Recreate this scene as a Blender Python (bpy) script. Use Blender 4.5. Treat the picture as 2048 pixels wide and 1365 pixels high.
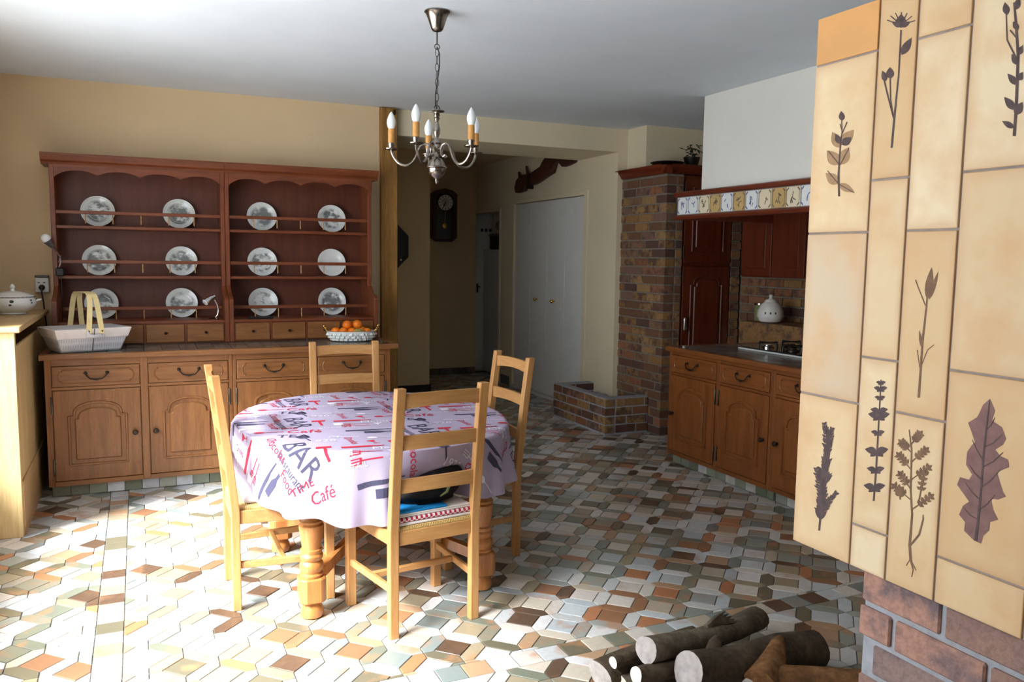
import bpy, bmesh, math, random
from mathutils import Vector, Matrix

# ------------------------------------------------------------------ scene, camera, light
for o in list(bpy.data.objects):
    bpy.data.objects.remove(o, do_unlink=True)
scene = bpy.context.scene
COL = scene.collection
random.seed(7)

YAW, PIT, ROLL, FOC, EYE = 0.42736523, 0.1006725, 0.01315921, 1640.97, 1.55
_f = Vector((math.sin(YAW) * math.cos(PIT), math.cos(YAW) * math.cos(PIT), -math.sin(PIT)))
_r0 = Vector((math.cos(YAW), -math.sin(YAW), 0))
_u0 = _r0.cross(_f)
_r = _r0 * math.cos(ROLL) + _u0 * math.sin(ROLL)
_u = -_r0 * math.sin(ROLL) + _u0 * math.cos(ROLL)
CAMP = Vector((0, 0, EYE))

cam_data = bpy.data.cameras.new('camera')
cam_data.sensor_width = 36
cam_data.lens = 36 * FOC / 2048
cam_data.clip_start = 0.05
cam = bpy.data.objects.new('camera', cam_data)
COL.objects.link(cam)
cam.matrix_world = Matrix(((_r.x, _u.x, -_f.x, CAMP.x), (_r.y, _u.y, -_f.y, CAMP.y), (_r.z, _u.z, -_f.z, CAMP.z), (0, 0, 0, 1)))
scene.camera = cam

def ray(x, y): return _r * ((x - 1024) / FOC) - _u * ((y - 682.5) / FOC) + _f
def pz(x, y, z): d = ray(x, y); return CAMP + d * ((z - EYE) / d.z)
def py(x, y, Y): d = ray(x, y); return CAMP + d * (Y / d.y)
def px(x, y, X): d = ray(x, y); return CAMP + d * (X / d.x)
def proj(p):
    d = Vector(p) - CAMP
    w = d.dot(_f)
    return (1024 + FOC * d.dot(_r) / w, 682.5 - FOC * d.dot(_u) / w, w)

world = bpy.data.worlds.new('sky'); scene.world = world; world.use_nodes = True
wb = world.node_tree.nodes['Background']
wb.inputs['Color'].default_value = (0.84, 0.925, 1.0, 1)
wb.inputs['Strength'].default_value = 7.5

def portal(name, loc, rot, sx, sy):
    l = bpy.data.lights.new(name, 'AREA'); l.shape = 'RECTANGLE'; l.size = sx; l.size_y = sy
    l.cycles.is_portal = True
    o = bpy.data.objects.new(name, l); COL.objects.link(o); o.location = loc; o.rotation_euler = rot
portal('window_left_offscreen', (-1.0, 3.125, 1.4), (0, -math.pi / 2, 0), 1.8, 3.65)

sun = bpy.data.lights.new('sun_offscreen', 'SUN'); sun.energy = 30.0; sun.angle = math.radians(24); sun.color = (0.95, 0.975, 1.0)
sun_o = bpy.data.objects.new('sun_offscreen', sun); COL.objects.link(sun_o)
_el, _sx, _sy = math.radians(42), 0.9, 0.436
sun_o.rotation_euler = Vector((_sx * math.cos(_el), _sy * math.cos(_el), -math.sin(_el))).to_track_quat('-Z', 'Y').to_euler()
scene.view_settings.view_transform = 'Standard'
scene.view_settings.look = 'None'
scene.view_settings.gamma = 1.0
scene.view_settings.use_curve_mapping = False
scene.view_settings.exposure = 0.0

# ------------------------------------------------------------------ materials
def lin(c):
    return tuple((x / 255 / 12.92) if x / 255 <= 0.04045 else ((x / 255 + 0.055) / 1.055) ** 2.4 for x in c)
MATS = {}
class NT:
    def __init__(s, name, rough=0.5, spec=0.5, metal=0.0):
        s.m = bpy.data.materials.new(name); s.m.use_nodes = True
        s.t = s.m.node_tree; s.b = s.t.nodes['Principled BSDF']
        s.b.inputs['Roughness'].default_value = rough
        s.b.inputs['Specular IOR Level'].default_value = spec
        s.b.inputs['Metallic'].default_value = metal
    def n(s, typ, **kw):
        n = s.t.nodes.new(typ)
        for k, v in kw.items():
            if hasattr(n, k): setattr(n, k, v)
            else: n.inputs[k.replace('_', ' ')].default_value = v
        return n
    def l(s, a, b): s.t.links.new(a, b)
    def coord(s, scale=(1, 1, 1), kind='Object', rnd=True):
        tc = s.n('ShaderNodeTexCoord'); mp = s.n('ShaderNodeMapping'); mp.inputs['Scale'].default_value = scale
        s.l(tc.outputs[kind], mp.inputs['Vector'])
        if rnd:
            oi = s.n('ShaderNodeObjectInfo'); mu = s.n('ShaderNodeMath', operation='MULTIPLY'); mu.inputs[1].default_value = 37.0
            s.l(oi.outputs['Random'], mu.inputs[0])
            cx = s.n('ShaderNodeCombineXYZ'); s.l(mu.outputs[0], cx.inputs[0]); s.l(mu.outputs[0], cx.inputs[1]); s.l(mu.outputs[0], cx.inputs[2])
            s.l(cx.outputs[0], mp.inputs['Location'])
        return mp.outputs[0]
    def noise(s, vec, scale, detail=4, rough=0.55):
        n = s.n('ShaderNodeTexNoise'); n.inputs['Scale'].default_value = scale; n.inputs['Detail'].default_value = detail; n.inputs['Roughness'].default_value = rough
        s.l(vec, n.inputs['Vector']); return n.outputs['Fac']
    def ramp(s, fac, stops, interp='LINEAR'):
        r = s.n('ShaderNodeValToRGB'); cr = r.color_ramp; cr.interpolation = interp
        while len(cr.elements) < len(stops): cr.elements.new(0.5)
        for e, (p, c) in zip(cr.elements, stops):
            e.position = p; e.color = (*c, 1) if len(c) == 3 else c
        s.l(fac, r.inputs[0]); return r.outputs[0]
    def mix(s, fac, a, b, blend='MIX'):
        m = s.n('ShaderNodeMix', data_type='RGBA', blend_type=blend)
        for sock, v in ((m.inputs[0], fac), (m.inputs[6], a), (m.inputs[7], b)):
            if isinstance(v, (int, float)): sock.default_value = v
            elif isinstance(v, tuple): sock.default_value = (*v, 1)
            else: s.l(v, sock)
        return m.outputs[2]
    def math(s, op, a, b=0.0, c=None):
        m = s.n('ShaderNodeMath', operation=op)
        for i, v in enumerate((a, b, c)):
            if v is None: continue
            if isinstance(v, (int, float)): m.inputs[i].default_value = v
            else: s.l(v, m.inputs[i])
        return m.outputs[0]
    def bump(s, h, strength=0.2, dist=0.01):
        b = s.n('ShaderNodeBump'); b.inputs['Strength'].default_value = strength; b.inputs['Distance'].default_value = dist
        s.l(h, b.inputs['Height']); s.l(b.outputs[0], s.b.inputs['Normal'])
    def col(s, c):
        if isinstance(c, tuple): s.b.inputs['Base Color'].default_value = (*c, 1)
        else: s.l(c, s.b.inputs['Base Color'])

def plain(name, rgb, rough=0.5, spec=0.5, metal=0.0, var=0.12, nscale=8):
    m = NT(name, rough, spec, metal); c = lin(rgb)
    v = m.coord()
    f = m.noise(v, nscale, 3)
    m.col(m.ramp(f, [(0.3, tuple(x * (1 - var) for x in c)), (0.7, tuple(min(1, x * (1 + var)) for x in c))]))
    MATS[name] = m.m; return m.m

def wood(name, dark, light, rough=0.4, axis='Z', gs=1.0, spec=0.5, coat=0.0):
    m = NT(name, rough, spec); d, l = lin(dark), lin(light)
    sc = {'X': (1.2, 14, 14), 'Y': (14, 1.2, 14), 'Z': (14, 14, 1.2)}[axis]
    v = m.coord(tuple(x * gs for x in sc))
    f1 = m.noise(v, 2.2, 5, 0.6)
    v2 = m.coord(tuple(x * gs * 6 for x in sc)); f2 = m.noise(v2, 2.0, 3, 0.6)
    f = m.math('MULTIPLY_ADD', f2, 0.35, m.math('MULTIPLY', f1, 0.72))
    c = m.ramp(f, [(0.32, d), (0.72, l)])
    m.col(c); m.bump(f2, 0.08, 0.002)
    m.b.inputs['Coat Weight'].default_value = coat; m.b.inputs['Coat Roughness'].default_value = 0.25
    MATS[name] = m.m; return m.m

def plaster(name, rgb, bump=0.15):
    m = NT(name, 0.85, 0.25); c = lin(rgb)
    v = m.coord(rnd=False)
    f = m.noise(v, 1.3, 4); f2 = m.noise(v, 60, 3)
    m.col(m.ramp(f, [(0.3, tuple(x * .95 for x in c)), (0.7, tuple(min(1, x * 1.04) for x in c))]))
    m.bump(f2, bump, 0.004)
    MATS[name] = m.m; return m.m

plaster('plaster_cream', (226, 201, 162)); plaster('plaster_hall', (226, 201, 162)); plaster('plaster_white', (232, 226, 212)); plaster('ceiling_white', (226, 234, 242), 0.05)
plaster('wall_pale', (228, 214, 184)); plaster('hood_white', (232, 230, 222), 0.1)
wood('oak', (108, 66, 32), (150, 100, 56), 0.35, 'X', 1.0, coat=0.15); wood('oak_v', (108, 66, 32), (150, 100, 56), 0.35, 'Z', 1.0, coat=0.15)
wood('hutch_x', (94, 43, 19), (134, 70, 36), 0.42, 'X'); wood('hutch_v', (94, 43, 19), (136, 72, 38), 0.42, 'Z')
wood('hutch_back', (82, 38, 21), (106, 51, 30), 0.5, 'Z', 0.6)
wood('pine', (166, 114, 62), (200, 152, 96), 0.4, 'Z', coat=0.1); wood('pine_x', (166, 114, 62), (200, 152, 96), 0.4, 'X', coat=0.1)
wood('table_wood', (156, 92, 42), (192, 132, 74), 0.3, 'Z', coat=0.25)
wood('post_wood', (110, 72, 24), (176, 128, 60), 0.6, 'Z', 0.8)
wood('cover_wood', (184, 152, 98), (220, 194, 142), 0.45, 'Z', 0.7); wood('cover_wood_x', (176, 142, 94), (204, 172, 124), 0.45, 'Y', 0.7)
wood('kitchen_x', (104, 55, 23), (146, 86, 40), 0.35, 'X', 1.0, coat=0.15); wood('kitchen_v', (104, 55, 23), (146, 86, 40), 0.35, 'Z', 1.0, coat=0.15)
wood('dark_wood', (74, 29, 13), (112, 47, 23), 0.35, 'Z', coat=0.1); wood('cornice_wood', (82, 30, 12), (120, 50, 24), 0.4, 'Y', coat=0.1)
wood('yoke_wood', (44, 22, 14), (88, 46, 30), 0.6, 'Y')
wood('clock_wood', (44, 16, 10), (76, 30, 18), 0.4, 'Z')
plain('iron', (52, 44, 38), 0.45, 0.5, 0.7); plain('knob_dark', (58, 44, 34), 0.4, 0.5, 0.4)
plain('hinge_metal', (96, 92, 84), 0.35, 0.5, 0.9)
plain('pewter', (150, 142, 134), 0.24, 0.5, 1.0, 0.08); plain('pewter_dark', (84, 78, 72), 0.35, 0.5, 0.9)
plain('chrome', (214, 216, 220), 0.08, 0.5, 1.0, 0.02); plain('brass', (208, 164, 74), 0.22, 0.5, 1.0, 0.05); plain('gold', (216, 176, 96), 0.25, 0.5, 1.0)
plain('white_paint', (228, 228, 224), 0.5, 0.4, 0, 0.03); plain('white_gloss', (222, 224, 220), 0.3, 0.5, 0, 0.03)
plain('bulb_white', (238, 240, 242), 0.25, 0.5, 0, 0.01); plain('candle_card', (204, 148, 84), 0.7, 0.3, 0, 0.15, 40)
plain('black', (16, 15, 18), 0.5); plain('black_gloss', (10, 10, 12), 0.12); plain('black_cloth', (12, 11, 14), 0.75, 0.3); plain('grey_plastic', (96, 94, 92), 0.5)
plain('porcelain', (232, 234, 232), 0.15, 0.5, 0, 0.02); plain('basket_handle', (226, 206, 150), 0.5); plain('switch_beige', (190, 166, 122), 0.5)
plain('blue_cloth', (26, 130, 196), 0.85, 0.2); plain('white_cloth', (224, 216, 212), 0.9, 0.2); plain('wax', (222, 210, 186), 0.5)
plain('soil', (54, 46, 38), 0.95, 0.1, 0, 0.4, 20); plain('mortar', (128, 120, 108), 0.9, 0.2, 0, 0.2, 30); plain('mortar_grey', (158, 160, 166), 0.9, 0.2, 0, 0.15, 30)
plain('grout', (104, 102, 94), 0.8, 0.2, 0, 0.15, 20); plain('hood_grout', (150, 140, 136), 0.85, 0.2, 0, 0.15, 20); plain('leaf_green', (42, 58, 34), 0.6, 0.3, 0, 0.3)
plain('outside_ground', (206, 206, 204), 0.9, 0.1); plain('fridge_white', (204, 210, 212), 0.3, 0.5, 0, 0.02); plain('item_green', (120, 128, 84), 0.7); plain('item_brown', (96, 58, 32), 0.7)
plain('slate', (92, 98, 102), 0.4, 0.5, 0, 0.2, 10); plain('yellow_magnet', (190, 170, 90), 0.5)
plain('print_black', (72, 70, 92), 0.8, 0.2, 0, 0.05); plain('print_red', (198, 44, 64), 0.8, 0.2, 0, 0.05); plain('print_white', (226, 222, 232), 0.8, 0.2, 0, 0.02); plain('print_pale', (176, 168, 190), 0.8, 0.2, 0, 0.02)
plain('plant_dark', (82, 66, 66), 0.7, 0.3, 0, 0.25, 60); plain('plant_brown', (116, 88, 66), 0.7, 0.3, 0, 0.25, 60); plain('plant_purple', (124, 92, 88), 0.7, 0.3, 0, 0.15, 40); plain('plant_soft', (158, 126, 92), 0.7, 0.3, 0, 0.15, 60)
plain('delft_blue', (92, 104, 158), 0.3); plain('delft_dark', (120, 108, 92), 0.3); plain('orange_trim', (150, 96, 48), 0.4)

def orange_mat():
    m = NT('orange_skin', 0.4, 0.5); v = m.coord()
    f = m.noise(v, 6); m.col(m.ramp(f, [(0.3, lin((232, 112, 10))), (0.7, lin((246, 140, 26)))])); m.bump(m.noise(v, 220, 2), 0.2, 0.002); MATS['orange_skin'] = m.m
orange_mat()
plain('stoneware', (226, 222, 214), 0.35, 0.5, 0, 0.1)
plain('pear_skin', (168, 148, 78), 0.5, 0.4, 0, 0.2, 12)

def rnd_value(m):
    at = m.n('ShaderNodeAttribute', attribute_name='rnd'); oi = m.n('ShaderNodeObjectInfo')
    return m.math('FRACT', m.math('ADD', m.math('MULTIPLY', oi.outputs['Random'], 13.37), at.outputs['Fac']))
def floor_tile_mat():
    m = NT('floor_tile', 0.28, 0.5)
    r = rnd_value(m)
    pal = [(214, 212, 208), (204, 210, 212), (150, 156, 146), (222, 214, 202), (120, 124, 108), (198, 200, 200), (182, 148, 116), (140, 136, 118), (208, 196, 178), (94, 72, 56), (162, 166, 160), (184, 124, 86), (224, 222, 220), (110, 104, 84), (190, 176, 156), (132, 142, 138), (216, 206, 196), (150, 106, 76), (188, 196, 200), (164, 150, 124)]
    base = m.ramp(r, [(i / len(pal), tuple(q * .84 for q in lin(c))) for i, c in enumerate(pal)], 'CONSTANT')
    v = m.coord(kind='Object', rnd=True)
    r2 = m.math('FRACT', m.math('MULTIPLY', r, 7.31))
    f = m.noise(v, 9, 3); f2 = m.noise(v, 55, 3)
    rust = m.math('MULTIPLY', m.ramp(f, [(0.52, (0, 0, 0)), (0.68, (1, 1, 1))]), m.ramp(r2, [(0.35, (0, 0, 0)), (0.75, (0.7, 0.7, 0.7))]))
    c = m.mix(rust, base, lin((172, 122, 84)))
    c = m.mix(m.ramp(f2, [(0.4, (0.25, 0.25, 0.25)), (0.62, (0, 0, 0))]), c, m.mix(0.5, c, lin((110, 104, 92))))
    m.col(c); m.bump(m.noise(v, 30, 3), 0.1, 0.003); MATS['floor_tile'] = m.m
floor_tile_mat()
def toe_tile_mat():
    m = NT('toe_tile', 0.3, 0.5); r = rnd_value(m)
    pal = [(206, 206, 198), (120, 130, 112), (150, 160, 142), (196, 200, 204), (106, 118, 100), (176, 178, 164), (214, 218, 222), (146, 156, 146)]
    b = m.ramp(r, [(i / len(pal), lin(c)) for i, c in enumerate(pal)], 'CONSTANT')
    f = m.noise(m.coord(), 14, 3); m.col(m.mix(m.ramp(f, [(0.4, (0, 0, 0)), (0.75, (0.4, 0.4, 0.4))]), b, lin((132, 120, 100)))); MATS['toe_tile'] = m.m
toe_tile_mat()
def top_tile_mat():
    m = NT('worktop_tile', 0.22, 0.5); r = rnd_value(m)
    pal = [(98, 92, 84), (120, 110, 100), (86, 84, 84), (132, 118, 104), (106, 104, 106)]
    b = m.ramp(r, [(i / len(pal), lin(c)) for i, c in enumerate(pal)], 'CONSTANT')
    f = m.noise(m.coord(), 16, 4); m.col(m.mix(m.ramp(f, [(0.4, (0, 0, 0)), (0.7, (0.5, 0.5, 0.5))]), b, lin((70, 62, 56)))); MATS['worktop_tile'] = m.m
top_tile_mat()
def brick_mat(name, pal, dark):
    m = NT(name, 0.85, 0.2); r = rnd_value(m)
    base = m.ramp(r, [(i / len(pal), lin(c)) for i, c in enumerate(pal)], 'CONSTANT')
    v = m.coord(); f = m.noise(v, 14, 4); f2 = m.noise(v, 70, 4)
    r2 = m.math('FRACT', m.math('MULTIPLY', r, 5.7))
    k = m.math('MULTIPLY', m.ramp(f, [(0.45, (0, 0, 0)), (0.6, (1, 1, 1))]), m.ramp(r2, [(0.3, (0, 0, 0)), (0.6, (0.85, 0.85, 0.85))]))
    c = m.mix(k, base, lin(dark))
    c = m.mix(m.ramp(f2, [(0.35, (0.5, 0.5, 0.5)), (0.6, (0, 0, 0))]), c, m.mix(0.5, c, lin((60, 46, 42))))
    m.col(c); m.bump(f2, 0.6, 0.006); MATS[name] = m.m
brick_mat('brick', [(146, 98, 68), (158, 120, 76), (112, 78, 64), (152, 104, 76), (166, 130, 86), (98, 72, 64), (140, 106, 80), (122, 86, 64), (150, 112, 70), (132, 102, 88)], (88, 68, 64))
brick_mat('brick_red', [(180, 138, 122), (166, 130, 118), (132, 112, 110), (184, 142, 124), (150, 126, 120), (156, 124, 112)], (108, 98, 104))

def hood_tile_mat():
    m = NT('hood_tile', 0.55, 0.35)
    r = rnd_value(m)
    pal = [(216, 190, 150), (206, 176, 132), (222, 202, 167), (210, 186, 148), (198, 178, 150), (218, 196, 158)]
    base = m.ramp(r, [(i / len(pal), lin(c)) for i, c in enumerate(pal)], 'CONSTANT')
    tc = m.n('ShaderNodeTexCoord')
    v = m.coord((1, 3, 3)); f = m.noise(v, 2.6, 4)
    c = m.mix(m.ramp(f, [(0.4, (0, 0, 0)), (0.72, (0.75, 0.75, 0.75))]), base, lin((202, 160, 112)))
    # baked ochre rim along each tile's own edges
    gn = m.n('ShaderNodeSeparateXYZ'); m.l(tc.outputs['Generated'], gn.inputs[0])
    ey = m.math('SUBTRACT', 0.5, m.math('ABSOLUTE', m.math('SUBTRACT', gn.outputs[1], 0.5)))
    ez = m.math('SUBTRACT', 0.5, m.math('ABSOLUTE', m.math('SUBTRACT', gn.outputs[2], 0.5)))
    e = m.math('MINIMUM', m.math('MULTIPLY', ey, 1.0), m.math('MULTIPLY', ez, 1.8))
    e = m.math('ADD', e, m.math('MULTIPLY', m.math('SUBTRACT', f, 0.5), 0.25))
    c = m.mix(m.ramp(e, [(0.0, (0.5, 0.5, 0.5)), (0.035, (0.25, 0.25, 0.25)), (0.13, (0, 0, 0))]), c, lin((186, 140, 98)))
    m.col(c); m.bump(m.noise(m.coord((1, 1, 1)), 40, 3), 0.1, 0.003); MATS['hood_tile'] = m.m
hood_tile_mat(); plain('tan_tile', (196, 166, 112), 0.3, 0.5, 0, 0.1, 10); plain('hood_tile_orange', (206, 152, 92), 0.55, 0.35, 0, 0.12, 4)

def cloth_mat():
    m = NT('tablecloth', 0.75, 0.3); v = m.coord(rnd=False)
    m.col(m.ramp(m.noise(v, 3), [(0.3, lin((170, 158, 182))), (0.7, lin((180, 168, 192)))])); m.bump(m.noise(v, 900, 2), 0.1, 0.001); MATS['tablecloth'] = m.m
cloth_mat()
def plate_mat():
    m = NT('plate', 0.12, 0.5)
    tc = m.n('ShaderNodeTexCoord'); sp = m.n('ShaderNodeSeparateXYZ'); m.l(tc.outputs['Object'], sp.inputs[0])
    r = m.math('SQRT', m.math('ADD', m.math('MULTIPLY', sp.outputs[0], sp.outputs[0]), m.math('MULTIPLY', sp.outputs[2], sp.outputs[2])))
    v = m.coord((1, 1, 1.3)); f = m.noise(v, 26, 5, 0.65); f2 = m.noise(v, 8, 2)
    mask = m.math('SUBTRACT', 1.0, m.math('SMOOTH_MIN', 1.0, m.math('DIVIDE', r, 0.088), 0.1))
    ink = m.math('MULTIPLY', m.ramp(m.math('ADD', m.math('MULTIPLY', f, 0.6), m.math('MULTIPLY', f2, 0.45)), [(0.46, (0, 0, 0)), (0.56, (1, 1, 1))]), m.ramp(mask, [(0.02, (0, 0, 0)), (0.22, (1, 1, 1))]))
    m.col(m.mix(m.math('MULTIPLY', ink, 0.8), lin((226, 230, 228)), lin((52, 60, 60)))); MATS['plate'] = m.m
plate_mat(); plain('plate_rim', (70, 84, 82), 0.2); plain('plate_wash', (186, 192, 186), 0.2)
def lined(name, rgb, rgb2, scale):
    m = NT(name, 0.8, 0.2); v = m.coord((1, 1, 1), rnd=False)
    w = m.n('ShaderNodeTexChecker'); w.inputs['Scale'].default_value = scale; m.l(v, w.inputs['Vector'])
    m.col(m.mix(w.outputs['Fac'], lin(rgb), lin(rgb2))); MATS[name] = m.m
lined('gingham', (222, 206, 206), (164, 40, 62), 90)
def weave(name, a, b, scale):
    m = NT(name, 0.8, 0.2); v = m.coord((1, 1, 1), rnd=False)
    w = m.n('ShaderNodeTexWave', bands_direction='X'); w.inputs['Scale'].default_value = scale; m.l(v, w.inputs['Vector'])
    w2 = m.n('ShaderNodeTexWave', bands_direction='Y'); w2.inputs['Scale'].default_value = scale; m.l(v, w2.inputs['Vector'])
    h = m.math('MAXIMUM', w.outputs['Fac'], w2.outputs['Fac'])
    m.col(m.mix(h, lin(a), lin(b))); m.bump(h, 0.4, 0.004); MATS[name] = m.m
weave('rush', (150, 112, 60), (206, 174, 112), 40)
weave('basket_cloth', (176, 176, 182), (206, 206, 210), 22)
def bark(name, a, b, c):
    m = NT(name, 0.9, 0.15); v = m.coord(); f = m.noise(v, 7, 5, 0.65); f2 = m.noise(v, 38, 5, 0.7)
    cc = m.ramp(f, [(0.3, lin(a)), (0.55, lin(b)), (0.72, lin(c))]); m.col(m.mix(m.ramp(f2, [(0.4, (0.6, 0.6, 0.6)), (0.6, (0, 0, 0))]), cc, m.mix(0.6, cc, lin((30, 24, 18)))))
    m.bump(f2, 0.8, 0.01); MATS[name] = m.m
bark('bark_grey', (86, 74, 60), (122, 110, 94), (140, 128, 112)); bark('bark_dark', (66, 54, 44), (98, 84, 68), (112, 100, 78)); bark('bark_brown', (92, 62, 40), (140, 98, 62), (168, 124, 84))
plain('cut_grey', (176, 168, 164), 0.85, 0.1, 0, 0.2, 30); plain('cut_fresh', (232, 222, 206), 0.8, 0.1, 0, 0.08, 30)
def glass():
    m = NT('window_glass'); t = m.t
    out = t.nodes['Material Output']; tr = m.n('ShaderNodeBsdfTransparent'); gl = m.n('ShaderNodeBsdfGlossy'); gl.inputs['Roughness'].default_value = 0.02
    mx = m.n('ShaderNodeMixShader'); mx.inputs[0].default_value = 0.06; m.l(tr.outputs[0], mx.inputs[1]); m.l(gl.outputs[0], mx.inputs[2]); m.l(mx.outputs[0], out.inputs['Surface']); MATS['window_glass'] = m.m
glass()
def clock_glass():
    m = NT('clock_glass', 0.08, 0.5); m.col(lin((26, 16, 12))); MATS['clock_glass'] = m.m
clock_glass()
def mirror():
    m = NT('mirror', 0.1, 0.5, 1.0); m.col(lin((40, 46, 48))); MATS['mirror'] = m.m
mirror()

# ------------------------------------------------------------------ mesh helpers
class MB:
    def __init__(s): s.v = []; s.f = []; s.m = Matrix.Identity(4); s.at = []; s.a = 0.0
    def add(s, vs, fs):
        b = len(s.v); s.v += [tuple(s.m @ Vector(p)) for p in vs]
        for f in fs: s.f.append(tuple(b + i for i in f)); s.at.append(s.a)
        return s
    def box(s, x0, x1, y0, y1, z0, z1):
        x0, x1 = min(x0, x1), max(x0, x1); y0, y1 = min(y0, y1), max(y0, y1); z0, z1 = min(z0, z1), max(z0, z1)
        return s.add([(x0, y0, z0), (x1, y0, z0), (x1, y1, z0), (x0, y1, z0), (x0, y0, z1), (x1, y0, z1), (x1, y1, z1), (x0, y1, z1)],
              [(0, 3, 2, 1), (4, 5, 6, 7), (0, 1, 5, 4), (1, 2, 6, 5), (2, 3, 7, 6), (3, 0, 4, 7)])
    def prism(s, pts, ext):
        n = len(pts); e = Vector(ext); P = [Vector(p) for p in pts]
        nrm = Vector((0, 0, 0))
        for i in range(n): nrm += P[i].cross(P[(i + 1) % n])
        if nrm.dot(e) > 0: P.reverse()
        vs = P + [p + e for p in P]
        return s.add(vs, [tuple(range(n)), tuple(range(2 * n - 1, n - 1, -1))] + [(i, i + n, (i + 1) % n + n, (i + 1) % n) for i in range(n)])
    def lathe(s, prof, c=(0, 0, 0), n=20, axis='Z', caps=True):
        vs = []; fs = []; c = Vector(c)
        for r, z in prof:
            for k in range(n):
                a = 2 * math.pi * k / n; p = (r * math.cos(a), r * math.sin(a), z)
                if axis == 'X': p = (p[2], p[0], p[1])
                elif axis == 'Y': p = (p[1], p[2], p[0])
                vs.append(c + Vector(p))
        m = len(prof)
        for i in range(m - 1):
            for k in range(n): k2 = (k + 1) % n; fs.append((i * n + k, i * n + k2, (i + 1) * n + k2, (i + 1) * n + k))
        if caps: fs.append(tuple(range(n - 1, -1, -1))); fs.append(tuple((m - 1) * n + k for k in range(n)))
        return s.add(vs, fs)
    def tube(s, pts, rad, n=8, caps=True, flat=1.0):
        P = [Vector(p) for p in pts]; m = len(P); R = rad if isinstance(rad, (list, tuple)) else [rad] * m
        vs = []; fs = []; up = None
        for i in range(m):
            t = (P[min(i + 1, m - 1)] - P[max(i - 1, 0)])
            t = t.normalized() if t.length > 1e-9 else Vector((0, 0, 1))
            if up is None: up = Vector((0, 0, 1)) if abs(t.z) < 0.9 else Vector((0, 1, 0))
            a = t.cross(up)
            if a.length < 1e-6: a = t.orthogonal()
            a.normalize(); b = a.cross(t).normalized(); up = b
            for k in range(n):
                th = 2 * math.pi * k / n; vs.append(P[i] + (a * math.cos(th) + b * math.sin(th) * flat) * R[i])
        for i in range(m - 1):
            for k in range(n): k2 = (k + 1) % n; fs.append((i * n + k, i * n + k2, (i + 1) * n + k2, (i + 1) * n + k))
        if caps: fs.append(tuple(range(n - 1, -1, -1))); fs.append(tuple((m - 1) * n + k for k in range(n)))
        return s.add(vs, fs)
    def ball(s, c, r, n=12, sc=(1, 1, 1)):
        m = n // 2 + 1; vs = []; fs = []; c = Vector(c)
        vs.append(c + Vector((0, 0, -r * sc[2])))
        for i in range(1, m):
            ph = -math.pi / 2 + math.pi * i / m
            for k in range(n):
                th = 2 * math.pi * k / n; vs.append(c + Vector((math.cos(ph) * math.cos(th) * sc[0], math.cos(ph) * math.sin(th) * sc[1], math.sin(ph) * sc[2])) * r)
        vs.append(c + Vector((0, 0, r * sc[2]))); L = len(vs) - 1
        for k in range(n): fs.append((0, 1 + (k + 1) % n, 1 + k)); fs.append((L, L - n + k, L - n + (k + 1) % n))
        for i in range(m - 2):
            for k in range(n):
                a = 1 + i * n; fs.append((a + k, a + (k + 1) % n, a + n + (k + 1) % n, a + n + k))
        return s.add(vs, fs)
    def mesh(s, name, mat, smooth=False, bevel=0.0, seg=1, attr=False, recalc=True):
        me = bpy.data.meshes.new(name); me.from_pydata(s.v, [], s.f)
        if attr:
            a = me.attributes.new('rnd', 'FLOAT', 'FACE'); a.data.foreach_set('value', s.at)
        if bevel > 0 or recalc:
            bm = bmesh.new(); bm.from_mesh(me)
            if recalc: bmesh.ops.recalc_face_normals(bm, faces=bm.faces)
            if bevel > 0:
                ed = [e for e in bm.edges if len(e.link_faces) == 2 and e.calc_face_angle(0) > 0.6]
                bmesh.ops.bevel(bm, geom=ed, offset=bevel, segments=seg, affect='EDGES', profile=0.5, clamp_overlap=True)
            bm.to_mesh(me); bm.free()
        if smooth:
            me.polygons.foreach_set('use_smooth', [True] * len(me.polygons))
            try: me.set_sharp_from_angle(angle=math.radians(38))
            except Exception: pass
        if mat: me.materials.append(MATS[mat])
        me.update(); return me
    def build(s, name, mat, parent=None, **kw):
        me = s.mesh(name, mat, **kw); return put(name, me, parent)
def put(name, me, parent=None, loc=None, rot=None):
    o = bpy.data.objects.new(name, me); COL.objects.link(o)
    if parent is not None: o.parent = parent
    if loc is not None: o.location = loc
    if rot is not None: o.rotation_euler = rot
    return o
def tag(o, label, cat, group=None, kind=None):
    o['label'] = label; o['category'] = cat
    if group: o['group'] = group
    if kind: o['kind'] = kind
    return o
def thing(name, label, cat, loc=(0, 0, 0), rotz=0.0, group=None):
    o = bpy.data.objects.new(name, None); o.empty_display_size = 0.1; COL.objects.link(o); o.location = loc; o.rotation_euler = (0, 0, rotz)
    return tag(o, label, cat, group)
def struct(o, label=None, cat=None):
    o['kind'] = 'structure'
    if label: o['label'] = label
    if cat: o['category'] = cat
    return o
def copy_tree(o, parent=None):
    c = o.copy(); COL.objects.link(c)
    if parent is not None: c.parent = parent
    for ch in list(o.children): copy_tree(ch, c)
    return c
def B(): return MB()
def qb(name, mat, parent, x0, x1, y0, y1, z0, z1, bevel=0.003, **kw):
    return B().box(x0, x1, y0, y1, z0, z1).build(name, mat, parent, bevel=bevel, **kw)

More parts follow.
